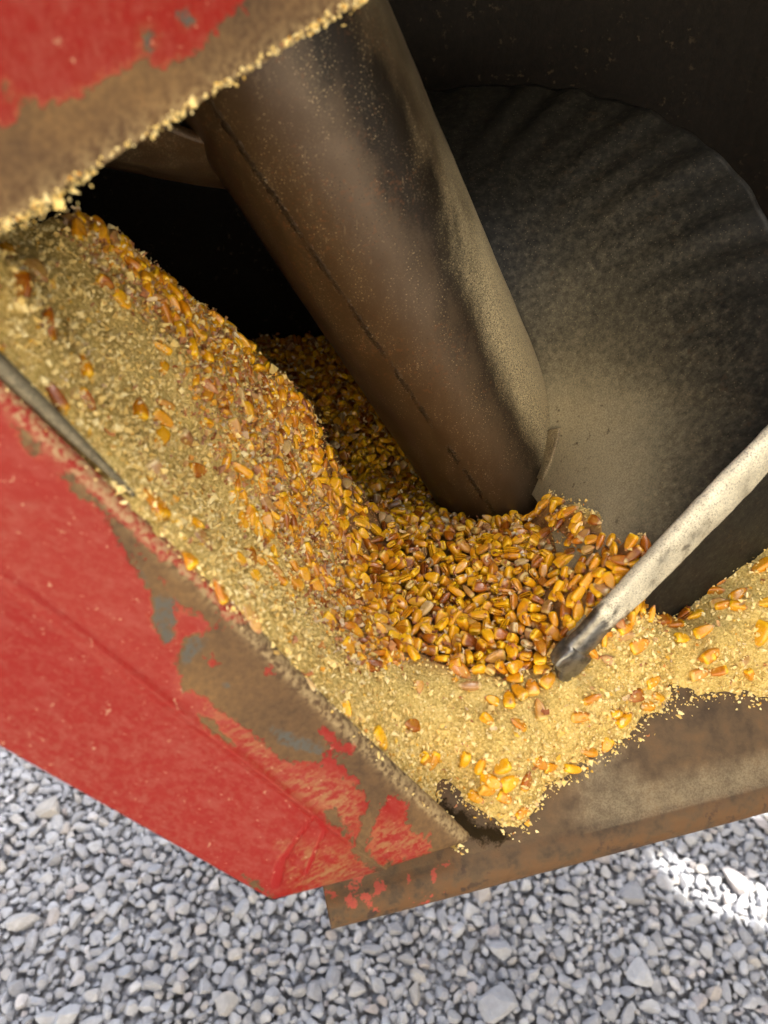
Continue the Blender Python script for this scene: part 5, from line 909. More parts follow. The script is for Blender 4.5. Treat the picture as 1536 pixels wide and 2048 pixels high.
fb = [(.0, .205), (-.058, .19), (-.139, .245), (-.234, .30), (-.345, .36)]
fplan = plan[plan[:, 1] > .37]
flo = np.concatenate([fplan, [hr], [[.52, .50]], [lr+LN[:2]*.04], [(LQ+LD*.05)[:2]+LN[:2]*.04], fb])
P = np.concatenate([flo, np.full((len(flo), 1), FZ-.002)], 1); shell('floor_plate', P, [tuple(range(len(P)))])
cp = np.array([lr+LD[:2]*.002, lr+np.array([.03, .08]), [.52, .50], hr+np.array([.001, .001])]); zz2 = np.array([.70, .9, 1.3, 1.58])
P = np.concatenate([np.repeat(cp[:, None], 4, 1), np.broadcast_to(zz2[None, :, None], (4, 4, 1))], -1).reshape(-1, 3)
shell('cheek_panel', P, grid_faces(4, 4)[:, ::-1])
la = L_[[130, 112, 84, 52, 16]]-nrm*.006+np.array([0, .004, .006]); fa = np.array([(x, y+.004, FZ-.002) for x, y in fb])
P = np.stack([la, fa], 1).reshape(-1, 3)
shell('side_apron', P, grid_faces(5, 2)[:, ::-1])
LEGM = RED
for (x, y) in [(-.19, .645), (.28, .67), (.02, .69)]:
    a = np.linspace(0, 2*math.pi, 16, endpoint=False); V = []
    for z, r_ in [(0, .045), (.012, .045), (.013, .022), (.737, .022)]: V += [(x+r_*math.cos(t), y+r_*math.sin(t), z) for t in a]
    F = [(k*16+i, k*16+(i+1) % 16, k*16+16+(i+1) % 16, k*16+16+i) for k in range(3) for i in range(16)]+[tuple(range(48, 64))]
    o = mesh_obj('leg', V, F, LEGM)
    for k in ('bare', 'primer', 'tan', 'fade', 'drip', 'dust'): attr(o, k, np.full(len(V), -.05 if k != 'fade' else .4))
    adopt(o, hop)

# ================================================================== THE AUGER
aug = empty('screw_auger', tuple(A0-AX*.05), 'dark steel screw auger with a leaning brown shaft and a wide dusty flight', 'auger')
SHAFT = shaft_mat()
na, nh = 160, 220
cam_side = CAM-(A0+AX*.1); cam_side -= AX*(cam_side@AX); cam_side /= np.linalg.norm(cam_side); rt_ = np.cross(AX, cam_side); 
if rt_@CR < 0: rt_ = -rt_
an = np.linspace(0, 2*np.pi, na, endpoint=False); hh = np.linspace(-.16, .74, nh)
AN, HH = np.meshgrid(an, hh, indexing='ij')
dirs = np.cos(AN)[..., None]*cam_side+np.sin(AN)[..., None]*rt_
P = A0+AX*HH[..., None]+dirs*RT
P += dirs*(vnoise(P.reshape(-1, 3), 60, 15, 3).reshape(AN.shape)*.0004)[..., None]
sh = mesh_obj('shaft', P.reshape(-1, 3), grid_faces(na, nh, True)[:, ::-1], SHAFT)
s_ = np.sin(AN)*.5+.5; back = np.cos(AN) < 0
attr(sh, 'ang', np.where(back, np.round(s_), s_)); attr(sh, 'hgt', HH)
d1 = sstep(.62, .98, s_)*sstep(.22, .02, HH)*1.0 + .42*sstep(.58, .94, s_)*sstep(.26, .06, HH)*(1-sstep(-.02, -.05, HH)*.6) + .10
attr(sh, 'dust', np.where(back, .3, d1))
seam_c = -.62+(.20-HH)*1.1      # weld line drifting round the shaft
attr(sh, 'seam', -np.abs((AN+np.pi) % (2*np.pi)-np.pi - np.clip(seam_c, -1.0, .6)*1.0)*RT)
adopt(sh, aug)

nT, nq = 700, 46
Tg, Qg = np.meshgrid(np.radians(np.linspace(-1, 298, nT)), np.linspace(0, 1, nq), indexing='ij')
Tg = Tg+np.radians(15)*(1-Qg)*(1-sstep(0, .6, Tg))
P = flight_pt(Tg, Qg)
P += AX*(vnoise(P.reshape(-1, 3), 25, 18, 3).reshape(Tg.shape)*.0010*np.minimum(Qg*6, 1))[..., None]
fl = mesh_obj('flighting', P.reshape(-1, 3), grid_faces(nT, nq)[:, ::-1], DARK)
dg = np.degrees(Tg)
dust = .85*sstep(96, 24, dg+48*Qg) + .30*sstep(150, 60, dg)*sstep(1.1, .2, Qg) + .12  # settled dust; its fade up and outward also paints in light falloff
dust = np.where(dg > 200, .22, dust)
attr(fl, 'dust', dust)
fl.data.materials.append(SHAFT); attr(fl, 'ang', np.full(dg.size, .30)); attr(fl, 'hgt', np.zeros(dg.size)); attr(fl, 'seam', np.full(dg.size, -.05))
fl.data.polygons.foreach_set('material_index', (np.repeat(dg[:-1, :1], nq-1, 1) > 222).astype(np.int32).ravel())
md = fl.modifiers.new('thickness', 'SOLIDIFY'); md.thickness = .005; md.offset = -1
adopt(fl, aug)

# worn rounded rim of the leading flight
RIMM = rim_mat()
def bar():
    Ts = np.radians(np.concatenate([np.linspace(-3.0, 50, 190), np.linspace(50.5, 64, 24)])); k = 22
    C_ = flight_pt(Ts, np.full(len(Ts), .985)); tg = np.gradient(C_, axis=0); tg /= np.linalg.norm(tg, axis=1)[:, None]
    an = PH0+Ts; rad = np.cos(an)[:, None]*E1+np.sin(an)[:, None]*E2; ax = np.cross(tg, rad); ax /= np.linalg.norm(ax, axis=1)[:, None]
    if (ax@AX).mean() < 0: ax = -ax
    dgs = np.degrees(Ts)
    hw = (.0088+.0052*sstep(0, 32, dgs))*(1-.85*sstep(47, 64, dgs)); rw = .0048*(1-.6*sstep(47, 64, dgs))
    wav = vnoise(C_, 55, 33, 2); hw = hw*(1+.06*wav); 
    al = np.linspace(0, 2*np.pi, k, endpoint=False)
    ca, sa = np.cos(al), np.sin(al); ex = .72
    x_ = np.sign(ca)*np.abs(ca)**ex; y_ = np.sign(sa)*np.abs(sa)**ex
    P = C_[:, None]+rad[:, None]*(rw[:, None]*x_)[..., None]+ax[:, None]*(hw[:, None]*y_)[..., None] - ax[:, None]*.003
    P += (rad[:, None]*(vnoise(P.reshape(-1, 3), 110, 34, 3).reshape(P.shape[:2])*.0007)[..., None])
    F = grid_faces(k, len(Ts), True).copy()
    P2 = P.transpose(1, 0, 2)
    V = np.concatenate([P2.reshape(-1, 3), [P[0].mean(0)], [P[-1].mean(0)]]); n = len(Ts)
    faces = [tuple(f) for f in F]+[((i*n), ((i+1) % k)*n, k*n) for i in range(k)]+[(((i+1) % k)*n+n-1, i*n+n-1, k*n+1) for i in range(k)]
    o = mesh_obj('rim', V, faces, RIMM); attr(o, 'dust', np.concatenate([np.tile(.95*sstep(-1, 14, dgs)*(1-.2*wav)+.0, k), [0, 0]]))
    import bmesh
    bm = bmesh.new(); bm.from_mesh(o.data); bmesh.ops.recalc_face_normals(bm, faces=bm.faces); bm.to_mesh(o.data); bm.free()
    return adopt(o, aug)
bar()
# bent end lug at the toe of the flight
def lug():
    C0 = flight_pt(np.radians(np.array([-2.0])), np.array([.98]))[0]; C1 = flight_pt(np.radians(np.array([8.0])), np.array([.98]))[0]
    t = (C0-C1)/np.linalg.norm(C0-C1); an = PH0; rad = np.cos(an)*E1+np.sin(an)*E2
    ax = np.cross(t, rad); ax = ax if ax@AX > 0 else -ax
    pts = [(-.012,-.011),(-.010,.0085),(-.002,.010),(.0045,.0085),(.0035,.002),(.009,-.003),(.0085,-.010),(0,-.0125)]
    V = []; th = [(-.004), (.007)]
    for r_ in th: V += [C0+t*a+ax*(b-.003)+rad*r_*(.8 if a > 0 else 1) for a, b in pts]
    n = len(pts); F = [tuple(range(n)), tuple(range(2*n-1, n-1, -1))]+[(i, i+n, (i+1) % n+n, (i+1) % n) for i in range(n)]
    o = mesh_obj('end_lug', V, F, RIMM, smooth=True); attr(o, 'dust', np.full(len(V), .12))
    bv = o.modifiers.new('worn', 'BEVEL'); bv.width = .0022; bv.segments = 3; bv.limit_method = 'NONE'
    return adopt(o, aug)
lug()
# dark skirt hanging below the rim
Ts = np.radians(np.linspace(1, 95, 160)); ss = np.linspace(0, .16, 24); TT, SS = np.meshgrid(Ts, ss, indexing='ij')
P = skirt_pt(TT, SS); P += (vnoise(P.reshape(-1, 3), 40, 44, 3).reshape(TT.shape)*.001)[..., None]*CF
sk = mesh_obj('skirt', P.reshape(-1, 3), grid_faces(160, 24), DARK); attr(sk, 'dust', np.full(160*24, .04))
md = sk.modifiers.new('thickness', 'SOLIDIFY'); md.thickness = .005; md.offset = 0
adopt(sk, aug)
# lapped weld strip where the flight meets the shaft
wT = np.radians(np.linspace(22, 48, 60)); wq = np.linspace(0.02, .085, 10); WT, WQ = np.meshgrid(wT, wq, indexing='ij')
P = flight_pt(WT, WQ)+AX*(.0022+.0012*np.sin(WQ/.085*np.pi))[..., None]+AX*(vnoise(flight_pt(WT, WQ).reshape(-1, 3), 220, 46, 2).reshape(WT.shape)*.0006)[..., None]
ws = mesh_obj('weld_strip', P.reshape(-1, 3), grid_faces(60, 10)[:, ::-1], SHAFT)
for k, v in (('ang', .93), ('hgt', 0), ('dust', .45), ('seam', -.05)): attr(ws, k, np.full(600, v))
md = ws.modifiers.new('thickness', 'SOLIDIFY'); md.thickness = .003; md.offset = -1
adopt(ws, aug)
#AUGER_END

# ================================================================== THE FEED
e_plan = E_[::6][:, :2]; outw = np.array([-.25, -.97]); 
clip = np.concatenate([e_plan - outw*.0022, [(LQ+LD*t+LN*.006)[:2] for t in (.075, .2, .35, .5)], [[.50, .45], [.46, .62], [.28, .685], [.12, .70], [-.04, .695], [-.19, .65], [-.295, .55], [-.35, .42], [-.37, .26], [-.35, .12], [-.30, .09]]])
def clumps(P):
    return vnoise(P, 38, 51, 3)*.0052 + vnoise(P, 120, 52, 3)*.0034
def feed_surface():
    st = .0021
    xs = np.arange(-.38, .50, st); ys = np.arange(.08, .72, st)
    X, Y = np.meshgrid(xs, ys, indexing='ij'); Z = feed_z(X, Y).reshape(X.shape)
    P = np.stack([X, Y, Z], -1).reshape(-1, 3)
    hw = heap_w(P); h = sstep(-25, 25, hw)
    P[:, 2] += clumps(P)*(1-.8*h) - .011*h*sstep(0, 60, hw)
    # light tumble so that steep faces are not smooth curtains
    P[:, 0] += vnoise(P, 90, 53, 2)*.0016; P[:, 1] += vnoise(P, 90, 54, 2)*.0016
    ins = sdf_poly(P[:, :2], clip) > 0
    F = grid_faces(len(xs), len(ys)); F = F[ins[F].all(1)]
    u = np.unique(F); mp = np.full(len(P), -1); mp[u] = np.arange(len(u))
    return P[u], mp[F], h[u]
FS, FF_, FH = feed_surface()
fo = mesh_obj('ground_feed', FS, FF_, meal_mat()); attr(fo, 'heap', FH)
tag(fo, 'bank of pale yellow ground corn feed sloping down into the hopper', 'ground feed', kind='stuff')
#FEED_END
# ------------------------------------------------------------------ corn kernels
def kernel_mesh(L, W, H, nz=13, ns=18, twist=0.0, dentd=.10, seed=0):
    z = np.array([0, .03, .08, .14, .24, .38, .54, .70, .84, .935, .985, .975, .94])[:nz]
    w = np.array([.06, .20, .30, .42, .64, .83, .94, 1.0, .98, .88, .68, .38, .0])
    h = np.array([.08, .26, .40, .56, .78, .93, 1.0, 1.0, .95, .82, .60, .26, .0])
    a = np.linspace(0, 2*np.pi, ns, endpoint=False); ca, sa = np.cos(a), np.sin(a); ex = .66
    x = np.sign(ca)*np.abs(ca)**ex; y = np.sign(sa)*np.abs(sa)**ex
    V = np.stack([np.outer(w, x)*W/2, np.outer(h, y)*H/2, np.repeat(z[:, None]-.5, ns, 1)*L], -1)
    # germ groove on one broad face
    g = np.exp(-((V[..., 0]/(W*.20))**2))*np.exp(-(((V[..., 2]/L+.5)-.42)/.24)**2)*(V[..., 1] > 0)
    V[..., 1] -= g*H*.16
    V[..., 0] += twist*V[..., 2]*.12
    V += (vnoise(V.reshape(-1, 3)*260, 1, 60+seed, 2).reshape(V.shape[:2])*.03)[..., None]*V
    F = grid_faces(nz, ns, False); 
    f2 = np.array([[k*ns+ns-1, k*ns, (k+1)*ns, (k+1)*ns+ns-1] for k in range(nz-1)])
    t = np.repeat(np.array([0, .03, .09, .16, .26, .40, .56, .72, .85, .94, 1., 1., 1.])[:, None], ns, 1)
    dent = np.repeat(np.array([0]*10+[.1, .8, 1.])[:, None], ns, 1)
    return V.reshape(-1, 3), np.concatenate([F, f2]), t.ravel(), g.ravel(), dent.ravel()
KV = [kernel_mesh(.0122, .0076, .0046, seed=0), kernel_mesh(.0132, .0068, .0050, seed=1, twist=.6), kernel_mesh(.0108, .0078, .0052, seed=2), kernel_mesh(.0100, .0064, .0056, seed=3, twist=-.6), kernel_mesh(.0126, .0078, .0042, seed=4)]
#KERNEL_DEF_END

KM_ONE = kernel_mat('corn_kernel_skin', True); KM_MANY = kernel_mat('corn_kernel_skin_heap', False)
KMESH = []
for kv, kf, kt, kg, kd in KV:
    o = mesh_obj('corn_kernel', kv, kf, KM_ONE)
    attr(o, 't', kt); attr(o, 'germ', kg); attr(o, 'dent', kd); KMESH.append(o.data); bpy.data.objects.remove(o)

def add_kernel(p, R, sc, v, label, group):
    o = bpy.data.objects.new('corn_kernel', KMESH[v])
    M = np.eye(4); M[:3, :3] = R*sc; M[:3, 3] = p
    from mathutils import Matrix
    o.matrix_world = Matrix(M.tolist()); col.objects.link(o)
    return tag(o, label, 'corn kernel', group)

kd_ = np.array(KDATA, float).reshape(-1, 9); nK = len(kd_)
kp = kd_[:, :3]*1e-4+np.array([0, .45, .85]); kq = kd_[:, 3:7]; kvar = kd_[:, 7].astype(int); ksc = kd_[:, 8]/100.
# leave out the few that ended beneath the meal or caught on the rim of the flight
kfz = feed_z(kp[:, 0], kp[:, 1]); kh = kp[:, 2]-kfz
kx_, _ = to_px(kp); onrim = (np.abs((kx_[:, 0]-1150)*.716+(kx_[:, 1]-1297)*.700) < 62) & (kh > .006)
ok = (kh > -.003-.011*sstep(0, 60, heap_w(kp))) & ~onrim & (kh < .05)
kp, kq, kvar, ksc = kp[ok], kq[ok], kvar[ok], ksc[ok]; nK = len(kp)
kR = quat_mats(kq); kpx, _ = to_px(kp)

# --- kernels lying singly on the meal (surveyed one by one: where, heading, size)
FN = len(FS)
_o = np.argsort(FS[:, 0]); 
fs_px, fs_d = to_px(FS)
def surf(px, py):
    m = np.where((np.abs(fs_px[:, 0]-px) < 14) & (np.abs(fs_px[:, 1]-py) < 14))[0]
    if not len(m): return None
    k = m[np.argmin(fs_d[m]+((fs_px[m]-[px, py])**2).sum(1)*2e-4)]
    p = FS[k]; e = .004
    z = feed_z([p[0]-e, p[0]+e, p[0], p[0]], [p[1], p[1], p[1]-e, p[1]+e])
    n = np.array([-(z[1]-z[0])/(2*e), -(z[3]-z[2])/(2*e), 1.]); return p, n/np.linalg.norm(n)
def lie(px, py, ang, flat, r):
    """rotation for a kernel lying on the feed with its length along a heading (degrees) and its broad face up by flat 0..1"""
    q = surf(px, py)
    if q is None: return None
    p, n = q
    t = math.cos(Rd(ang))*CR+math.sin(Rd(ang))*CU; t = t-n*(t@n); t /= np.linalg.norm(t); b = np.cross(n, t)
    roll = (1-flat)*1.5+r.normal()*.2; up = n*math.cos(roll)+b*math.sin(roll); sx = np.cross(up, t)
    t2 = t*math.cos(.25*r.normal())+up*math.sin(.25*r.normal()); t2 /= np.linalg.norm(t2); up = np.cross(t2, sx); up /= np.linalg.norm(up); sx = np.cross(up, t2)
    return p, n, np.stack([sx, up, t2], 1)
SINGLE = [(205,450,-30,1.1),(155,462,-70,1.1),(70,545,-25,1.2),(15,508,80,1),(95,660,5,1.2),(110,795,-35,1.15),(170,800,-5,1),(265,822,70,1.3),(325,842,-8,1.1),(330,812,10,1),(370,882,-25,1.1),(320,880,30,1.2),(305,1000,88,1.45),
 (390,945,10,1.1),(315,950,5,1.1),(412,1085,-30,1),(505,1120,50,1.1),(485,940,-20,1.25),(372,1118,-65,1),(437,1180,-55,1),(485,1225,-60,.9),(510,1243,-70,1),(325,628,-25,1.3),(250,518,-15,1.2),(215,572,10,1.0),(245,605,0,1),(318,560,20,1),(45,580,60,1.1),(165,735,60,1),(330,745,40,.8),
 (530,1010,-50,1),(395,1050,70,.9),(820,1448,-5,1),(765,1482,-40,1.15),(850,1520,-30,1.1),(870,1520,60,1),(985,1400,-20,.9),(975,1440,-30,.9),(1035,1448,-15,.9),(940,1370,-5,1.1),(920,1345,-55,1.2),(840,1375,80,.8),
 (1182,1400,35,1),(1270,1395,10,1.1),(1315,1390,5,.9),(1290,1415,10,1),(1248,1437,8,1.15),(1165,1432,5,1),(1232,1422,0,.8),(1212,1493,70,1),(1178,1508,-10,1),(1145,1535,-25,1.2),(1080,1522,-35,1),(1000,1530,30,1.1),(985,1560,0,1.2),(1025,1560,20,1.2),(960,1530,60,1),(930,1520,75,1.1),(1050,1560,70,1),(1008,1588,-30,1.1),(975,1585,-30,1),(1040,1622,55,.9),(955,1600,-20,.9),(890,1600,-10,1),(1100,1535,-10,.9),
 (1410,1315,25,1.15),(1400,1345,15,1.1),(1430,1345,10,1),(1505,1345,-60,1),(1362,1275,8,1.1),(1405,1265,12,1.1),(1420,1312,25,1.1),(1310,1360,10,1),(1445,1210,-5,1),(1475,1188,35,1.1),(1475,1214,-10,1.1),(1435,1210,5,1.1),(1430,1185,0,1),(1525,1135,20,1.2),(1520,1275,55,1.5),(1530,1205,0,1),(1350,1250,10,1),(1320,1240,10,1.1),(1250,1258,5,1.1),(1300,1220,10,1),(1245,1275,10,1.1),(1280,1283,20,1.1),(1215,1322,-15,.9),(1340,1240,0,1),(1500,1420,30,.9),(1390,1230,20,1),(1440,1160,20,.9),(1490,1320,20,.9),
 (700,1290,-20,1),(715,1262,-20,1),(680,1200,-60,1),(695,1195,-55,1),(740,1300,-50,.9),(745,1338,20,.9),(650,1160,0,1.1),(690,1420,-60,.8),(620,1365,-60,.8)]
r2 = np.random.default_rng(11)
kern_stuff = []      # pose, variant, scale of the kernels that are not modelled one by one
G_M = 'whole corn kernels lying on the ground feed'
n_ind = 0
for (px, py, ang, sz) in SINGLE:
    q = lie(px, py, ang+(180 if r2.random() < .5 else 0), r2.choice([.95, .8, .2]), r2)
    if q is None: continue
    p, n, R = q
    if px < 560 and py < 1260: lab = 'golden whole corn kernel stuck on the pale feed slope above the red panel'
    elif px < 765 and py < 1425: lab = 'yellow corn kernel on the pale feed between kernel heap and rusty panel edge'
    elif px > 1200 and py < 1380 and px > 1235: lab = 'yellow corn kernel on the pale feed beside the dark skirt under the auger rim'
    else: lab = 'yellow corn kernel lying on the pale feed between the auger rim and the front lip'
    add_kernel(p+n*.0006, R, sz*.86, int(r2.integers(0, 5)), lab, G_M); n_ind += 1
# --- kernels set in the ragged ridge of coarse feed
RIDGE = [(165,425),(230,475),(330,555),(402,620),(500,695),(562,760),(607,810),(618,890),(608,930),(652,1010),(672,1085),(705,1160),(760,1260),(800,1315)]
RB = np.array(RIDGE, float); seg = np.linalg.norm(np.diff(RB, axis=0), axis=1); cum = np.concatenate([[0], np.cumsum(seg)])
cand = []
tries = 0
while len(cand) < 390 and tries < 6000:
    tries += 1
    s_ = r2.random()*cum[-1]; k = min(np.searchsorted(cum, s_, side='right')-1, len(seg)-1); c = RB[k]+(RB[k+1]-RB[k])*((s_-cum[k])/seg[k])
    wid = 95*sstep(500, 820, c[1])*(1-.75*sstep(1020, 1300, c[1]))+24
    off = abs(r2.normal())*wid*.55-4-26*sstep(560, 700, c[1])*r2.random(); c = c+np.array([-.87, .5])*off
    if any((c[0]-a)**2+(c[1]-b)**2 < 13**2 for a, b in cand): continue
    cand.append((c[0], c[1]))
cand_R = []
for (px, py) in cand:
    q = lie(px, py, r2.uniform(0, 360), r2.random(), r2)
    if q is None: continue
    cand_R.append((q[0]+q[1]*r2.uniform(-.0012, .0018), q[2], r2.uniform(.64, .92), int(r2.integers(0, 5))))
G_R = 'whole corn kernels set in the coarse ridge of feed'
for k, (p, R, sc, v) in enumerate(cand_R):
    if k < 70: add_kernel(p, R, sc, v, 'amber corn kernel half buried in the coarse brown ridge left of the heap', G_R); n_ind += 1
    else: kern_stuff.append((p, R, v, sc))
# --- whole kernels that cling to steep faces of the heap where none came to rest
fill = []
front = np.zeros(nK, bool); _, kdist = to_px(kp)
for k in range(nK):
    q = surf(*kpx[k]); front[k] = q is None or kdist[k] < to_px(q[0][None])[1][0]+.004
kfr = kpx[front]
for gx_ in range(540, 1340, 19):
    for gy_ in range(690, 1345, 19):
        c = np.array([[gx_, gy_]])+r2.uniform(-8, 8, (1, 2))
        if sdf_poly(c, HEAP)[0] < 4 or np.min(((kfr-c)**2).sum(1)) < 18**2: continue
        q = lie(c[0, 0], c[0, 1], r2.uniform(0, 360), r2.random(), r2)
        if q is None: continue
        if abs(to_px(q[0])[0]-c).max() > 14: continue
        fill.append((q[0]+q[1]*r2.uniform(.0006, .0035), q[2], r2.uniform(.72, .93), int(r2.integers(0, 5)), c[0]))
r2.shuffle(fill_idx := np.arange(len(fill)))
for k, i in enumerate(fill_idx):
    p, R, sc, v, c = fill[i]
    if k < 45 and c[0] > 1000 and c[1] < 1150:
        add_kernel(p, R, sc, v, 'glossy golden corn kernel in the small heap between shaft foot and auger rim', 'whole corn kernels heaped round the shaft'); n_ind += 1
    else: kern_stuff.append((p, R, v, sc))
# --- the settled heap of whole kernels round the foot of the shaft
G_H = 'whole corn kernels heaped round the shaft'
for k in range(nK):
    if n_ind < 298:
        x, y = kpx[k]
        if x > 1010 and y < 1130: lab = 'glossy golden corn kernel in the small heap between shaft foot and auger rim'
        elif y < 1000: lab = 'amber corn kernel in the shaded heap behind the coarse ridge, left of the shaft'
        else: lab = 'glossy amber corn kernel on the heap in front of the shaft foot'
        add_kernel(kp[k], kR[k], ksc[k], int(kvar[k]), lab, G_H); n_ind += 1
    else: kern_stuff.append((kp[k], kR[k], int(kvar[k]), ksc[k]))
kv_ = [k[0] for k in KV]
hp_ = scatter_mesh('corn_heap', kv_, KV[0][1], np.array([a[0] for a in kern_stuff]), np.array([a[1] for a in kern_stuff]), np.repeat(np.array([a[3] for a in kern_stuff])[:, None], 3, 1), r2.random(len(kern_stuff)), KM_MANY, vid=np.array([a[2] for a in kern_stuff]),
                   extra=dict(t=[k[2] for k in KV], germ=[k[3] for k in KV], dent=[k[4] for k in KV]))
tag(hp_, 'heap of amber whole corn kernels round the foot of the auger shaft', 'corn heap', kind='stuff')

# ------------------------------------------------------------------ crumbs, chaff and dust
def rand_rot(n): return quat_mats(r2.normal(size=(n, 4)))
octv = np.array([(1,0,0),(-1,0,0),(0,1,0),(0,-1,0),(0,0,1),(0,0,-1)], float)
octf = np.array([(0,2,4),(2,1,4),(1,3,4),(3,0,4),(2,0,5),(1,2,5),(3,1,5),(0,3,5)])
CRV = [octv*r2.uniform(.55, 1.15, (6, 1))+r2.normal(size=(6, 3))*.16 for _ in range(30)]
e_ = .003
gx = (feed_z(FS[:, 0]+e_, FS[:, 1])-feed_z(FS[:, 0]-e_, FS[:, 1]))/(2*e_); gy = (feed_z(FS[:, 0], FS[:, 1]+e_)-feed_z(FS[:, 0], FS[:, 1]-e_))/(2*e_)
fnv = np.stack([-gx, -gy, np.ones(FN)], 1); slope = np.linalg.norm(fnv, axis=1); fnv /= slope[:, None]
hw_ = heap_w(FS); near = (fs_px[:, 0] > -260) & (fs_px[:, 0] < 1800) & (fs_px[:, 1] > 330) & (fs_px[:, 1] < 1800)
ridge = sdf_poly(fs_px, np.array(RIDGE+[(700,1330),(600,1130),(520,1000),(430,930),(380,800),(340,680),(250,600),(130,470)], float))
ridge_w = sstep(-40, 30, ridge)*(hw_ < 20)
dens = near*slope*np.clip(slope, 1, 2.2)*np.where(hw_ > 15, .35, 1.0)
NC = 105000
idx = r2.choice(FN, NC, p=dens/dens.sum())
rw_ = ridge_w[idx]; inheap = hw_[idx] > 10
big = r2.random(NC)
size = np.where(big < .60, r2.uniform(.0004, .0008, NC), np.where(big < .93, r2.uniform(.0008, .0014, NC), r2.uniform(.0014, .0024, NC)))
size *= 1+.45*rw_*r2.random(NC)
kr_ = r2.random(NC); kr_ = np.where((rw_*r2.random(NC) > .22), np.where(r2.random(NC) < .72, r2.uniform(.84, .99, NC), r2.uniform(0, .35, NC)), np.where(r2.random(NC) < .8, kr_*.80, kr_))
kr_ = np.where(inheap, np.where(r2.random(NC) < .6, r2.uniform(.88, .98, NC), r2.uniform(0, .2, NC)), kr_)
cp_ = FS[idx]+r2.normal(size=(NC, 3))*.0011+fnv[idx]*(r2.random(NC)**2*.0022)[:, None]
cv = [cp_]; cs = [np.repeat(size[:, None], 3, 1)*r2.uniform(.35, 1.35, (NC, 3))]; ck = [kr_]
# crust of caked meal along the lower edge of the hood and in the corner of the lip
n = 7000; us = r2.uniform(-.10, .20, n); Lh = np.linalg.norm(hd[:2])
zlow = np.where(us > .13, np.minimum(HB[2]+(us-Lh)*2.2, 1.215), HA[2]+sl_*us)
lump = np.clip(vnoise(np.stack([us, us*0, us*0], 1), 70, 77, 2)+.35, 0, 1.2); fat = 1+1.6*sstep(.045, -.01, us)
keepc = r2.random(n) < np.clip(.18+1.1*np.clip(vnoise(np.stack([us, us*0, us*0], 1), 42, 78, 2)+.25, 0, 1)+sstep(.03, -.01, us), 0, 1)
dz = -np.abs(r2.normal(size=n))*.0013*(.35+lump)*fat+r2.random(n)*.0022; hp2 = np.concatenate([HA[:2]+hdir[:2]*us[:, None]-HN[:2]*(.003+r2.normal(size=(n, 1))*.0026), (zlow+dz+.0008)[:, None]], 1)
cv.append(hp2[keepc]); cs.append((r2.uniform(.00035, .0010, (n, 3))*np.where(r2.random((n, 1)) < .03, 2.6, 1))[keepc]); ck.append(np.where(r2.random(n) < .8, r2.uniform(.1, .8, n), r2.random(n))[keepc])
n = 900; u_ = .066+np.abs(r2.normal(size=n))*.013; t_ = r2.uniform(.004, .045, n)
lp = LQ+u_[:, None]*LD+t_[:, None]*LN; lp[:, 2] += t_*LSL+.001; cv.append(lp); cs.append(r2.uniform(.0004, .0011, (n, 3))); ck.append(r2.choice([.05, .2, .45, .9, .95], n))
n = 1500; u_ = r2.uniform(.06, .42, n); t_ = r2.uniform(.004, .055, n); lp = LQ+u_[:, None]*LD+t_[:, None]*LN; lp[:, 2] += t_*LSL+.0003; cv.append(lp); cs.append(r2.uniform(.0001, .00035, (n, 3))); ck.append(r2.uniform(.1, .7, n))
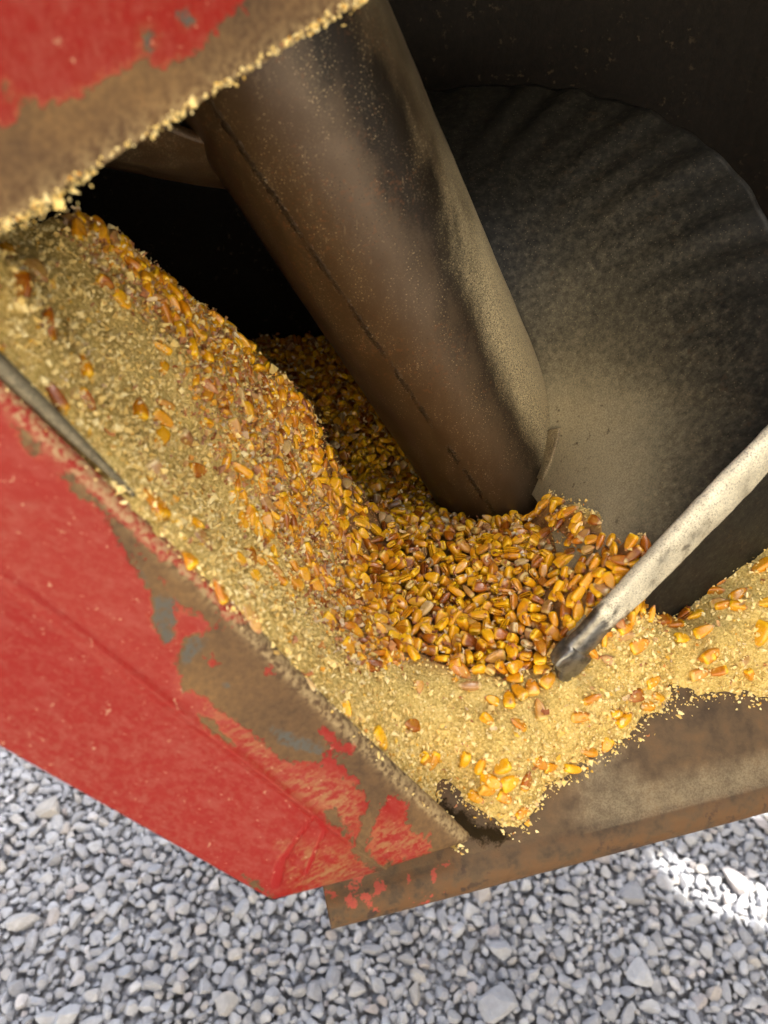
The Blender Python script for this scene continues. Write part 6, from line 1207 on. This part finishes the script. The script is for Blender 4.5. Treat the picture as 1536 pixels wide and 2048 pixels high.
# loose crumbs along the panel's rolled edge
n = 1500; k = r2.integers(20, 148, n); ep = E_[k]+(E_[np.minimum(k+1, 149)]-E_[k])*r2.random(n)[:, None]-nrm*(np.abs(r2.normal(size=n))*.003+.0015)[:, None]+np.array([0, 0, .0012]); cv.append(ep); cs.append(r2.uniform(.0004, .001, (n, 3))); ck.append(r2.uniform(0, .8, n))
cv = np.concatenate(cv); cs = np.concatenate(cs); ck = np.concatenate(ck)
cr = scatter_mesh('coarse_crumbs', CRV, octf, cv, rand_rot(len(cv)), cs, ck, crumb_mat(), smooth=False)
cr['kind'] = 'stuff'; cr.parent = fo
# chaff: thin curled flakes, thickest in the ridge and between the heaped kernels
gxx, gyy = np.meshgrid(np.linspace(-1, 1, 4), np.linspace(-1, 1, 3), indexing='ij')
CHV = [np.stack([gxx*r2.uniform(.8, 1.3)*(1-.3*gyy**2), gyy*r2.uniform(.3, .55), .35*gxx**2+.3*gyy**2+r2.normal(size=gxx.shape)*.10], -1).reshape(-1, 3) for _ in range(16)]
chf = grid_faces(4, 3)
wr = near*(ridge_w*1.0+.035*(hw_ < 0)+0.0); i1 = r2.choice(FN, 3800, p=wr/wr.sum()); p1 = FS[i1]+fnv[i1]*r2.uniform(.0002, .0022, (3800, 1))+r2.normal(size=(3800, 3))*.0012
top = np.where((kp[:, 2] > .78))[0]; i2 = r2.choice(top, 2600); p2 = kp[i2]+r2.normal(size=(2600, 3))*.0022+np.array([0, 0, .0015])
cpos = np.concatenate([p1, p2]); n = len(cpos)
ch = scatter_mesh('chaff', CHV, chf, cpos, rand_rot(n), np.repeat(r2.uniform(.0009, .0026, (n, 1)), 3, 1), np.concatenate([r2.random(3800)**.8, r2.random(2600)]), chaff_mat())
ch['kind'] = 'stuff'; ch.parent = fo

# ================================================================== CAMERA
cam = bpy.data.cameras.new('camera'); co = bpy.data.objects.new('camera', cam); col.objects.link(co)
co.location = CAM; co.rotation_euler = (math.pi/2-PITCH, 0, 0)
cam.lens = 6.86; cam.sensor_fit = 'VERTICAL'; cam.sensor_height = 2048/FPX*6.86; cam.sensor_width = 1536/FPX*6.86
cam.clip_start = .01; cam.clip_end = 3000
cam.dof.use_dof = True; cam.dof.focus_distance = .48; cam.dof.aperture_fstop = 2.2
scn.camera = co
vs_ = scn.view_settings; vs_.view_transform = 'Standard'; vs_.look = 'None'; vs_.exposure = 2.0; vs_.gamma = 1
scn.cycles.max_bounces = 6; scn.cycles.use_denoising = True
